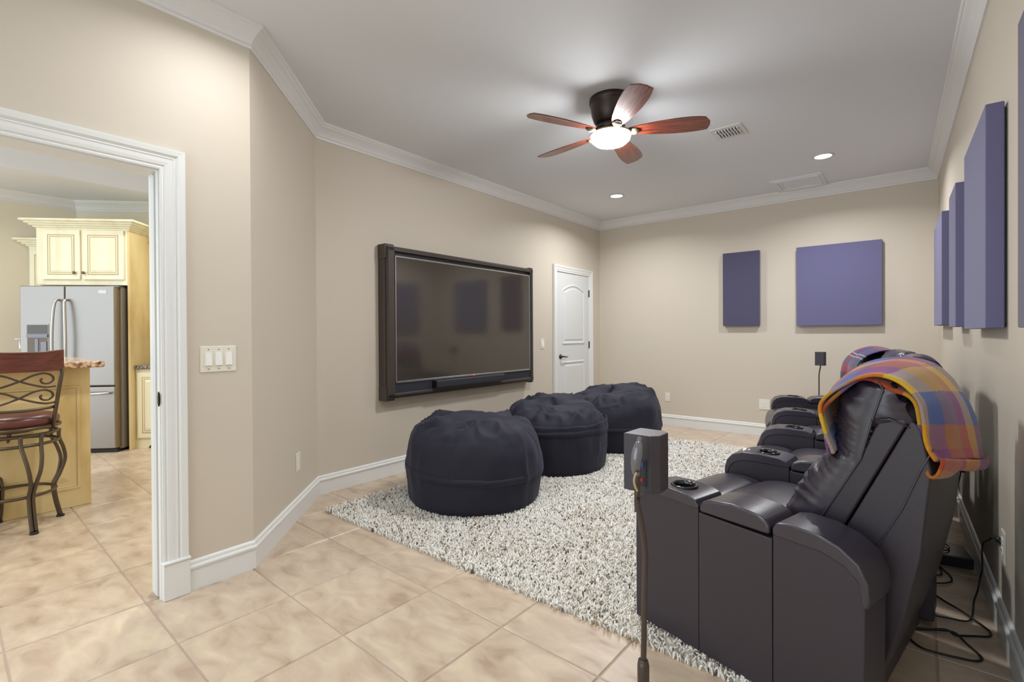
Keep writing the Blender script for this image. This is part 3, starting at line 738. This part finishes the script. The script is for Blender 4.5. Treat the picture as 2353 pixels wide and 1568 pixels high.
tartan = plaid('navy_tartan', [(0, (20, 30, 100)), (.18, (200, 20, 50)), (.24, (20, 30, 110)), (.36, (230, 230, 220)), (.372, (25, 30, 100)), (.40, (230, 230, 220)), (.412, (30, 90, 70)), (.50, (40, 40, 130)), (.60, (190, 10, 40)), (.68, (20, 30, 90)), (.80, (230, 220, 200)), (.812, (200, 30, 40)), (.84, (230, 220, 200)), (.852, (20, 30, 100))],
               [(0, (0, 40, 70)), (.12, (190, 10, 50)), (.20, (20, 60, 90)), (.30, (230, 230, 210)), (.312, (30, 30, 110)), (.335, (230, 230, 210)), (.347, (40, 30, 120)), (.50, (170, 10, 50)), (.58, (10, 90, 60)), (.64, (200, 120, 60)), (.65, (30, 30, 120)), (.78, (190, 20, 60)), (.86, (20, 50, 90))])
fringem = mat('fringe_gold', (226, 184, 96), .95)
def drape(par, name, path, pathf, v0, v1, mt, thick=.007, wav=.006, seed=0, off=0, nv=48, ns=110, skew=0, uflip=False, smin=0, smax=1, uo=0):
    P = resample(catmull([(a, 0, b) for a, b in path], 10), ns); Pf = resample(catmull([(a, 0, b) for a, b in pathf], 10), ns); mb = MB()
    def pt(i, j):
        w_ = j/(nv-1); p = P[i].lerp(Pf[i], min(1, w_*1.15)); t = (P[min(ns-1, i+1)]-P[max(0, i-1)]).normalized(); n = Vector((-t.z, 0, t.x))
        s_ = i/(ns-1)
        hang = min(1, abs(s_-.45)*2.2)**2
        d = wav*(1+2.0*hang)*noise.noise((w_*3.2+seed, s_*2.5, seed))*2+off+.018*sin(pi*w_)*(1-hang)
        q = p+n*(d-off)+Vector((0, 0, off)); v = v0+(v1-v0)*w_+skew*(s_-.5)+.012*noise.noise((s_*5, seed, w_*2))
        return (q.x, v, q.z)
    mb.grid(pt, ns, nv)
    me = bpy.data.meshes.new(name); me.from_pydata(mb.v, [], mb.f); me.materials.append(mt); me.shade_smooth()
    u = me.uv_layers.new(name='UVMap'); vi = np.zeros(len(me.loops), np.int32); me.loops.foreach_get('vertex_index', vi)
    uu = np.stack([uo+(1-uo)*(vi % nv)/(nv-1), smin+(smax-smin)*(vi//nv)/(ns-1)], 1).astype(np.float32); u.data.foreach_set('uv', uu.reshape(-1))
    o = bpy.data.objects.new(name, me); C.objects.link(o); o.parent = par
    s = o.modifiers.new('t', 'SOLIDIFY'); s.thickness = thick; s.offset = 0
    return o, P, pt
g0, a, W2 = seatframe[0]
bl = thing('blanket', 'thick multicoloured plaid blanket draped over the nearest recliner back', 'blanket', (g0.x, g0.y, 0), a)
path1 = [(.668, .803), (.650, .89), (.638, .965), (.667, 1.012), (.717, 1.053), (.75, 1.072), (.795, 1.083), (.842, 1.072), (.878, 1.045), (.905, 1.005), (.915, .955), (.925, .90), (.936, .868), (.952, .843)]
path1f = [(.60, .90), (.575, .96), (.590, 1.035), (.640, 1.070), (.690, 1.092), (.74, 1.102), (.790, 1.106), (.855, 1.090), (.900, 1.050), (.925, 1.012), (.950, .965), (.972, .90), (.988, .83), (.998, .762)]
nb = -W2-.018
drape(bl, 'top_layer', path1, path1f, nb, W2-.04, bright, .010, .005, 1.7, .002)
path2 = [(.672, .800), (.655, .89), (.648, .945), (.677, .990), (.738, 1.052), (.77, 1.062), (.802, 1.050), (.832, 1.030), (.866, 1.022), (.888, 1.000), (.898, .955), (.905, .895), (.912, .83), (.925, .785), (.942, .790), (.955, .825), (.955, .845)]
path2f = [(.61, .90), (.59, .96), (.605, 1.03), (.65, 1.062), (.70, 1.082), (.74, 1.090), (.79, 1.092), (.85, 1.075), (.89, 1.035), (.915, 1.0), (.94, .95), (.955, .89), (.965, .82), (.972, .752), (.982, .735), (.995, .745), (.998, .765)]
drape(bl, 'under_layer', path2, path2f, nb+.006, W2-.05, bright, .009, .005, 4.2, 0, smin=.03, smax=1, uo=.27)
g3, a3, W3 = seatframe[3]
b2 = thing('blanket', 'navy and red tartan blanket over the furthest recliner back', 'blanket', (g3.x, g3.y, 0), a3)
path3 = [(.560, .78), (.555, .87), (.575, .96), (.63, 1.025), (.72, 1.066), (.80, 1.070), (.88, 1.045), (.93, .99), (.955, .90), (.965, .82)]
drape(b2, 'cloth', path3, path3, -W3-.02, W3-.05, tartan, .006, .010, 7.1, .0)

# ------------------------------------------------------------------ satellite speakers on stands
def sat(label, label2, x0, x1, y0, y1, z0, z1, pole, brackets, grp, base_c):
    t = thing('satellite_speaker', label, 'speaker', ((x0+x1)/2, (y0+y1)/2, z0), 0, grp)
    w_, d_, h_ = (x1-x0)/2, (y1-y0)/2, z1-z0
    ch = .014
    poly = [(-w_, -d_), (w_-ch, -d_), (w_, -d_+ch), (w_, d_-ch), (w_-ch, d_), (-w_+.004, d_)]
    MB().prism(poly, 0, h_, 'z').build('cabinet', blkpl, t, bev=.0025)
    if brackets:
        MB().box(-.004, -d_-.0015, h_*.12, .014, -d_+.001, h_*.58).build('terminal_plate', tvblk, t)
        MB().box(.001, -d_-.004, h_*.45, .008, -d_, h_*.53).build('blue_clip', bluep, t, bev=.001)
        MB().box(.001, -d_-.004, h_*.20, .007, -d_, h_*.26).build('red_clip', redp, t, bev=.001)
    s = thing('speaker_stand', label2, 'stand', (base_c[0], base_c[1], 0), 0, grp)
    MB().lathe([(0, 0), (.125, 0), (.125, .008), (.115, .014), (.03, .020), (.012, .03), (0, .03)], n=40).build('base_plate', polem, s, smooth=True)
    P = [(p[0]-base_c[0], p[1]-base_c[1], p[2]) for p in pole]
    lo = [p for p in P if p[2] <= .56]; hi = P[len(lo)-1:]
    MB().tube(lo, .0085, 12).build('lower_pole', polem, s, smooth=True)
    MB().lathe([(0, .52), (.0105, .52), (.0115, .53), (.0115, .565), (.0095, .575), (0, .575)], (lo[-1][0], lo[-1][1], 0), 16).build('collar', polem, s, smooth=True)
    sm = catmull(hi, 6)
    MB().tube(sm, .0056, 12).build('upper_pole', polem, s, smooth=True)
    return t, s, base_c
# near stand
def lat(px_, z_, dep): 
    p = Vector((0, 0, CAMH))+F2*dep+R3*((px_-1174.9)/FPX*dep); return (p.x, p.y, z_)
dp = .955
near_pole = [lat(1475, .02, dp), lat(1475, .30, dp), lat(1475, .555, dp), lat(1479, .72, dp), lat(1480, .790, dp), lat(1472, .845, dp), lat(1463, .885, dp), lat(1463, .915, dp), lat(1464, .945, dp)]
sp, st, bc = sat('small black speaker on the near stand showing red and blue wire clips', 'thin brown stand carrying the near speaker', -.453, -.380, .928, 1.000, .897, 1.014, near_pole, True, 'satellite speakers and stands', near_pole[0][:2])
def locs(p): return (p[0]-bc[0], p[1]-bc[1], p[2])
br = [locs(lat(1462, .940, dp)), locs(lat(1460, .962, dp-.006)), locs(lat(1463, .985, dp-.008)), locs(lat(1467, 1.003, dp-.003)), locs(lat(1469, 1.010, dp+.008))]
MB().tube(catmull(br, 6), [.006+.0055*sin(pi*min(1, i/20)) for i in range(25)], 14).build('top_bracket', greym, st, smooth=True)
MB().tube(catmull([locs(lat(1463, .952, dp-.012)), locs(lat(1456, .938, dp-.014)), locs(lat(1457, .925, dp-.012)), locs(lat(1463, .912, dp-.008))], 6), .0022, 8).build('speaker_wire', wirem, st, smooth=True)
for zz in (.952, .897): MB().lathe([(0, -.003), (.0032, -.003), (.0032, .003), (0, .003)], locs(lat(1463, zz, dp-.012)), 12, 'y').build('hole_plug', tvblk, st)
# far stand
fx, fy_ = -.655, 5.78
far_pole = [(fx-.018, fy_+.03, .02), (fx-.018, fy_+.03, .3), (fx-.018, fy_+.03, .55), (fx-.018, fy_+.03, .72), (fx-.017, fy_+.03, .79), (fx-.006, fy_+.03, .865), (fx+.002, fy_+.03, .90)]
sat('small dark speaker on the far stand against the back wall', 'thin brown stand of the far speaker, behind the last recliner arm', fx-.046, fx+.046, fy_-.035, fy_+.035, .885, 1.022, far_pole, False, 'satellite speakers and stands', far_pole[0][:2])

# ------------------------------------------------------------------ cords and power box behind the recliners
CORDS = {
 'plug': [(0.024, 2.773, .006), (0.055, 2.748, .006), (0.102, 2.744, .006), (0.148, 2.753, .006), (0.189, 2.763, .006), (0.215, 2.789, .006), (0.229, 2.864, .006), (0.244, 3.0, .006), (.262, 3.07, .03), (.272, 3.09, .08), (.278, 3.08, .125), (.280, 3.10, .16), (.281, 3.12, .20), (.284, 3.10, .245), (.288, 2.95, .31), (.285, 2.83, .36), (.292, 2.74, .380)],
 'looped': [(0.046, 3.132, .006), (0.091, 2.995, .006), (0.138, 2.922, .006), (0.182, 2.862, .010), (0.218, 2.803, .014), (0.255, 2.761, .006), (0.270, 2.724, .006), (0.262, 2.686, .006), (0.228, 2.661, .006), (0.184, 2.63, .006), (0.157, 2.605, .010), (0.137, 2.631, .010), (0.106, 2.624, .006), (0.052, 2.581, .006), (-0.003, 2.55, .006)],
 'long': [(-0.003, 2.556, .006), (0.019, 2.472, .006), (0.049, 2.433, .006), (0.09, 2.429, .006), (0.155, 2.439, .006), (0.203, 2.454, .006), (0.224, 2.484, .006), (0.216, 2.518, .006), (0.188, 2.572, .006), (0.158, 2.617, .014), (0.123, 2.614, .012), (0.078, 2.59, .012), (0.006, 2.566, .008)],
 'mid': [(0.059, 3.58, .006), (0.105, 3.457, .006), (0.146, 3.324, .006), (0.179, 3.237, .006), (0.175, 3.162, .006), (0.126, 3.106, .006), (0.083, 3.099, .006), (0.046, 3.113, .006)],
 'small': [(0.055, 3.322, .006), (0.101, 3.339, .010), (0.134, 3.305, .014), (0.147, 3.239, .006), (0.119, 3.204, .006), (0.086, 3.21, .006), (0.053, 3.232, .006)],
 'curl': [(0.045, 3.06, .006), (0.088, 3.059, .006), (0.103, 3.045, .006), (0.091, 3.011, .010), (0.059, 2.97, .006), (0.051, 2.915, .006), (0.062, 2.862, .006), (0.087, 2.874, .006), (0.096, 2.927, .006), (0.08, 2.97, .012), (0.06, 3.02, .012), (0.045, 3.077, .006)],
 'far': [(0.098, 4.159, .006), (0.148, 4.183, .006), (0.186, 4.228, .006), (0.21, 4.378, .006), (.245, 4.47, .03), (.258, 4.35, .12), (.265, 4.25, .20), (.270, 4.12, .30), (.273, 4.05, .37)],
 'knot': [(0.072, 3.614, .012), (0.110, 3.60, .060), (0.150, 3.56, .066), (0.187, 3.50, .063), (0.17, 3.43, .063), (0.12, 3.44, .063), (0.100, 3.42, .03), (0.053, 3.232, .010)],
}
clab = {'plug': 'black power cord running from the floor up to the plug in the right wall outlet', 'looped': 'black cord making the wide loop nearest the baseboard', 'long': 'black cord making the long loop closest to the camera',
        'mid': 'black cord bending around below the power box', 'small': 'short black cord loop beside the power box', 'curl': 'black cord curled into a small ring on the tiles', 'far': 'black cord bent up to the wall under the draped blanket', 'knot': 'black cord lying over the power box top'}
for k, p in CORDS.items():
    r = .0042 if k in ('long', 'looped') else .0034
    MB_ = MB().tube(catmull([(x, y, max(z, r+.0008)) for x, y, z in p], 8), r, 8)
    if k in ('plug', 'far'):
        t = thing('cord', clab[k], 'cord', p[0], 0, 'cords behind the recliners')
        MB_.v = [(x-p[0][0], y-p[0][1], z-p[0][2]) for x, y, z in MB_.v]
        MB_.build('cable', cordm, t, smooth=True)
        e = Vector(p[-1])-Vector(p[0])
        if k == 'plug': MB().tube([e+Vector((-.002, .03, .006)), e+Vector((.004, .01, .0)), e+Vector((.013, 0, -.002))], [.006, .012, .013], 10).build('plug', cordm, t, smooth=True)
        else: MB().box(e.x-.02, e.y-.035, e.z-.01, e.x+.015, e.y+.03, e.z+.055).build('plug', cordm, t, bev=.006)
    else:
        tag(MB_.build('cord', cordm, smooth=True), clab[k], 'cord', 'cords behind the recliners')
pb = thing('power_box', 'flat black power supply box on the tiles behind the recliners', 'power supply', (.196, 3.485, .002), rad(8))
MB().box(-.068, -.10, 0, .068, .10, .052).build('case', mat('satin_black', (.02, .02, .026), .25), pb, bev=.005)
MB().box(-.060, -.092, .052, .060, .092, .0535).build('lid_plate', mat('satin_black_top', (.035, .035, .042), .22), pb)

# ------------------------------------------------------------------ kitchen: fridge and cabinets in the 45 degree frame
KR = rad(45)     # local x = a (rightwards), local y = b (away)
def kt(name, label, cat, a, b, z=0, group=None):
    p = K(a, b); return thing(name, label, cat, (p.x, p.y, z), KR, group)
fr = kt('refrigerator', 'stainless french door refrigerator with ice dispenser in the kitchen', 'refrigerator', -4.03, 5.49)
AL, AR, AS = -.464, .437, -.038
MB().box(AL+.01, .075, .03, AR+.025, .74, 1.735).build('body', steels, fr, bev=.006)
MB().box(AL+.02, .03, 0, AR, .6, .035).build('toe_grille', tvblk, fr)
MB().box(AR-.10, .02, 1.735, AR+.02, .16, 1.752).build('hinge_cover', greym, fr, bev=.004)
ldr = MB().box(AL, 0, .706, AS-.003, .07, 1.747).build('door', steel, fr, bev=.010, seg=3)
rdr = MB().box(AS+.003, 0, .706, AR, .07, 1.747).build('door', steel, fr, bev=.010, seg=3)
fz = MB().box(AL, 0, .045, AR, .07, .694).build('freezer_drawer', steel, fr, bev=.010, seg=3)
MB().box(AR+.0, .012, .05, AR+.004, .068, 1.742).build('door_side_trim', brassm, fr)  # brass colour stands in for the tan reflection along the door side
for x, s, dd in ((-.092, 1, ldr), (-.006, -1, rdr)):
    MB().tube(catmull([(x+.002*s, .0, 1.60), (x, -.045, 1.585), (x-.012*s, -.062, 1.45), (x-.020*s, -.068, 1.20), (x-.016*s, -.064, .98), (x, -.045, .80), (x+.002*s, 0, .785)], 8), .014, 12).build('handle', chrome, dd, smooth=True)
MB().tube(catmull([(AL+.12, 0, .628), (AL+.13, -.045, .628), (0, -.055, .622), (AR-.08, -.045, .628), (AR-.07, 0, .628)], 6), .014, 12).build('handle', chrome, fz, smooth=True)
dsp = MB().box(-.398, -.004, .955, -.190, .002, 1.350).build('dispenser', mat('dispenser_frame', (.34, .32, .30), .35, metal=.5), ldr)
MB().box(-.390, -.006, 1.250, -.198, -.003, 1.342).build('dispenser_display', mat('display_grey', (.10, .095, .09), .25), dsp)
MB().box(-.392, -.014, 1.212, -.196, -.003, 1.246).build('dispenser_lip', greym, dsp, bev=.003)
MB().box(-.388, -.0055, .965, -.200, -.0035, 1.208).build('dispenser_recess', mat('recess_brown', (.14, .115, .09), .35, metal=.3), dsp)
MB().box(-.318, -.010, .97, -.285, -.005, 1.20).box(-.262, -.012, 1.0, -.205, -.005, 1.17).build('paddle', greym, dsp, bev=.002)
MB().box(.285, -.004, 1.664, .368, .001, 1.702).build('badge', mat('badge_white', (210, 212, 214), .3), rdr, bev=.002)
MB().box(.292, -.0048, 1.672, .361, -.0035, 1.694).build('badge_plate', mat('badge_silver', (.5, .5, .52), .25, metal=.6), rdr)
cu = MB().lathe([(.026, 1.10), (.034, 1.20), (.036, 1.203), (.033, 1.203), (.024, 1.105), (0, 1.103)], (AL-.030, .06, 0), 24).build('cup_holder', chrome, fr, smooth=True)
MB().box(AL-.07, .03, 1.196, AL+.012, .09, 1.202).build('holder_ring', chrome, cu)

def cab_door(par, x0, x1, z0, z1, y, knob=None, mt=cab, nm='door'):
    """raised-panel door with brown glaze in the groove, facing local -y"""
    d = MB().box(x0, y-.020, z0, x1, y, z1).build(nm, mt, par, bev=.004)
    po = [(x0+.055, z0+.055), (x1-.055, z0+.055), (x1-.055, z1-.055), (x0+.055, z1-.055)]
    def rg(ins, dep, mtx, name, cap=True):
        mb = MB(); rs_ = []
        for i_, d_ in zip(ins, dep): q_ = inset(po, i_) if i_ else po; rs_.append([(p[0], y-.020-d_, p[1]) for p in q_])
        v_ = [p for r_ in rs_ for p in r_]; f_ = []
        for a_ in range(len(rs_)-1):
            for k_ in range(4): f_.append((a_*4+k_, a_*4+(k_+1) % 4, (a_+1)*4+(k_+1) % 4, (a_+1)*4+k_))
        if cap: f_.append(tuple((len(rs_)-1)*4+k_ for k_ in range(4)))
        return mb.add(v_, f_).build(name, mtx, d)
    rg((-.004, .004), (.0015, .0015), glaze, 'glaze_line', False)
    rg((.0, .010, .016), (.0, .004, .0012), mt, 'bead', False)
    rg((.016, .022), (.0012, .0016), glaze, 'glaze_line', False)
    rg((.022, .046, .05), (.0014, .008, .008), mt, 'raised_panel')
    if knob: MB().lathe([(0, -.030), (.010, -.030), (.016, -.024), (.014, -.016), (.006, -.010), (.006, 0), (0, 0)], (knob[0], y-.020, knob[1]), 20, 'y').build('knob', knobm, d, smooth=True)
    return d
def crown_box(par, x0, x1, y0, y1, z, left=True, right=True, name='crown'):
    """three-sided stepped crown around a cabinet top"""
    steps = [(.004, 0, .022), (.022, .020, .040), (.046, .038, .058), (.070, .056, .078), (.098, .076, .100)]
    for o_, za, zb in steps:
        MB().box(x0-(o_ if left else 0), y0-o_, z+za, x1+(o_ if right else 0), y1, z+zb).build(name, cab, par, bev=.006)
u1 = kt('upper_cabinet', 'cream two-door cabinet with stepped crown above the refrigerator', 'cabinet', -4.03, 5.60)
L0, L1 = -.386, .520
MB().box(L0, 0, 1.765, L1-.02, .70, 2.36).build('carcass', cab, u1, bev=.003)
cab_door(u1, -.315, .046, 1.822, 2.345, 0, (.004, 1.892)); cab_door(u1, .072, .474, 1.822, 2.345, 0, (.093, 1.892))
crown_box(u1, L0, L1, 0, .70, 2.35)
MB().box(L1-.022, 0, 0, L1, .70, 2.36).build('side_panel', isl, u1, bev=.002)
u0 = kt('upper_cabinet', 'low cream wall cabinet with crown at the left of the refrigerator', 'cabinet', -4.76, 5.98)
MB().prism([(-.03, 0), (.34, 0), (.34, .32), (.26, .32), (-.03, .03)], 1.45, 2.22, 'z').build('carcass', cab, u0, bev=.003)
cab_door(u0, -.01, .33, 1.48, 2.19, 0); crown_box(u0, -.03, .34, 0, .06, 2.215, True, False)
u2 = kt('upper_cabinet', 'cream wall cabinet right of the refrigerator, half hidden by the door frame', 'cabinet', -3.46, 5.98)
MB().box(-.02, 0, 1.37, .60, .32, 2.23).build('carcass', cab, u2, bev=.003)
MB().box(-.02, 0, 1.30, .0, .30, 1.37).build('light_rail', cab, u2)
cab_door(u2, .0, .30, 1.40, 2.20, 0); crown_box(u2, -.02, .60, 0, .32, 2.225, False, True)
bc1 = kt('base_cabinet', 'cream base cabinet with scalloped toe board right of the refrigerator', 'cabinet', -3.46, 5.68)
MB().box(-.048, 0, .09, .60, .60, .862).build('carcass', cab, bc1, bev=.003)
ft = [(-.048, 0), (-.048, .09), (.60, .09), (.60, 0), (.20, 0), (.18, .03), (.15, .045), (.11, .045), (.085, .02), (.075, 0)]
MB().prism([(x, z) for x, z in ft], -.004, .016, 'y').build('toe_board', cab, bc1)
cab_door(bc1, -.025, .34, .115, .825, 0)
tag(MB().box(-.048, -.03, .864, .60, .60, .902).build('countertop', graniteD, None, bev=.005, loc=tuple(K(-3.46, 5.68)), rz=KR), 'dark speckled granite counter right of the refrigerator', 'countertop')

# island, bar top and stool
il = thing('kitchen_island', 'cream glazed kitchen island with raised side panel behind the bar stool', 'island', (-4.625, .822, 0), 0)
MB().box(-.95, -1.9, 0, 0, 0, .995).build('carcass', isl, il, bev=.004)
def island_panel(y0, y1):
    po = [(y0, .14), (y1, .14), (y1, .86), (y0, .86)]
    raised(po, .0, [(-.012, 0), (-.006, .007), (.006, .007), (.016, .001), (.045, .001), (.085, .010), (.09, .010)]).build('raised_panel', isl, il)
    raised(po, .0, [(.0075, .0066), (.0115, .0042)], capped=False).build('glaze_line', glaze, il)
island_panel(-.68, -.068); island_panel(-1.45, -.83)
tag(MB().prism([(-5.72, -1.1), (-4.52, -1.1), (-4.52, .86), (-4.545, .892), (-5.72, .892)], .997, 1.042, 'z').build('countertop', granite, None, bev=.010, seg=3), 'pale granite bar top on the island, end nearest the refrigerator', 'countertop')

stc = Vector((-4.406, .411))
sl = thing('bar_stool', 'bronze metal bar stool with scrolled back, cherry top rail and burgundy seat', 'bar stool', (stc.x, stc.y, 0), 0)
def ringpts(r, z, n=40, sq=0): return [(r*cos(2*pi*k/n), r*sin(2*pi*k/n), z) for k in range(n)]
MB().lathe([(0, .655), (.195, .655), (.212, .672), (.214, .695), (.200, .716), (.16, .728), (.08, .733), (0, .734)], n=48).build('seat', burg, sl, smooth=True)
MB().tube(ringpts(.212, .648), .011, 8, closed=True).build('seat_ring', stoolm, sl, smooth=True)
MB().tube(ringpts(.20, .605), .010, 8, closed=True).build('swivel_ring', stoolm, sl, smooth=True)
MB().lathe([(0, .612), (.08, .612), (.08, .64), (0, .64)], n=24).build('swivel_plate', stoolm, sl, smooth=True)
MB().tube(ringpts(.205, .545), .010, 8, closed=True).build('leg_ring', stoolm, sl, smooth=True)
MB().tube(ringpts(.190, .225), .010, 8, closed=True).build('foot_ring', stoolm, sl, smooth=True)
ph0 = math.atan2(.473-stc.y, -4.178-stc.x)
for q_ in range(4):
    ph = ph0+q_*pi/2; u_ = Vector((cos(ph), sin(ph), 0)); t_ = Vector((-sin(ph), cos(ph), 0)); mbx = MB()
    for sg in (-1, 1):
        pts = [(.205, .605, .050), (.205, .545, .048), (.232, .47, .040), (.245, .39, .028), (.225, .30, .012), (.195, .225, .010), (.205, .12, .010), (.228, .0125, .010)]
        mbx.tube(catmull([tuple(u_*r_+t_*(sg*w_)+Vector((0, 0, z_))) for r_, z_, w_ in pts], 6), .0105, 8)
    lg = mbx.build('leg', stoolm, sl, smooth=True)
    p_ = u_*.229; MB().lathe([(0, 0), (.022, 0), (.022, .010), (.016, .014), (0, .014)], (p_.x, p_.y, 0), 16).build('foot_cap', tvblk, lg, smooth=True)
# back: posts at +x side
bx, by = .185, .160
def bkx(z, y): return bx+.10*(z-.65)/.45-.035*(abs(y)/by)**2
for sg in (-1, 1):
    MB().tube([(bkx(z, by)-.0, sg*(by+.045*(z-.65)/.45), z) for z in (.64, .72, .82, .92, 1.02)], .011, 8).build('back_post', stoolm, sl, smooth=True)
rl = []
N_ = 16
for k in range(N_+1):
    y_ = -.205+.41*k/N_; x_ = bkx(1.06, y_)
    rl.append([(x_-.012, y_, 1.005+.0*abs(y_)), (x_+.012, y_, 1.005), (x_+.018, y_, 1.125+.02*(y_/.25)**2), (x_-.004, y_, 1.128+.02*(y_/.25)**2)])
mbr = MB(); v_ = [p for r_ in rl for p in r_]; f_ = [(0, 1, 2, 3), tuple(N_*4+i for i in (3, 2, 1, 0))]
for k in range(N_):
    for i in range(4): f_.append((k*4+i, k*4+(i+1) % 4, (k+1)*4+(i+1) % 4, (k+1)*4+i))
mbr.add(v_, f_).build('top_rail', chrwood, sl, bev=.005)
MB().tube([(bkx(.77, y_), y_, .765+.012*(y_/.2)**2) for y_ in np.linspace(-.165, .165, 12)], .0095, 8).build('cross_bar', stoolm, sl, smooth=True)
def scroll(pts, r=.0065): MB().tube(catmull([(bkx(z, y), y, z) for y, z in pts], 8), r, 8).build('scroll', stoolm, sl, smooth=True)
for zb, fl_ in ((.79, 1), (.895, 1)):
    for sg in (-1, 1):
        scroll([(sg*.165, zb+.012), (sg*.12, zb+.010), (sg*.07, zb+.025), (0, zb+.055), (-sg*.06, zb+.088), (-sg*.11, zb+.098), (-sg*.145, zb+.082), (-sg*.155, zb+.055), (-sg*.135, zb+.034), (-sg*.105, zb+.036), (-sg*.094, zb+.056), (-sg*.102, zb+.066)])
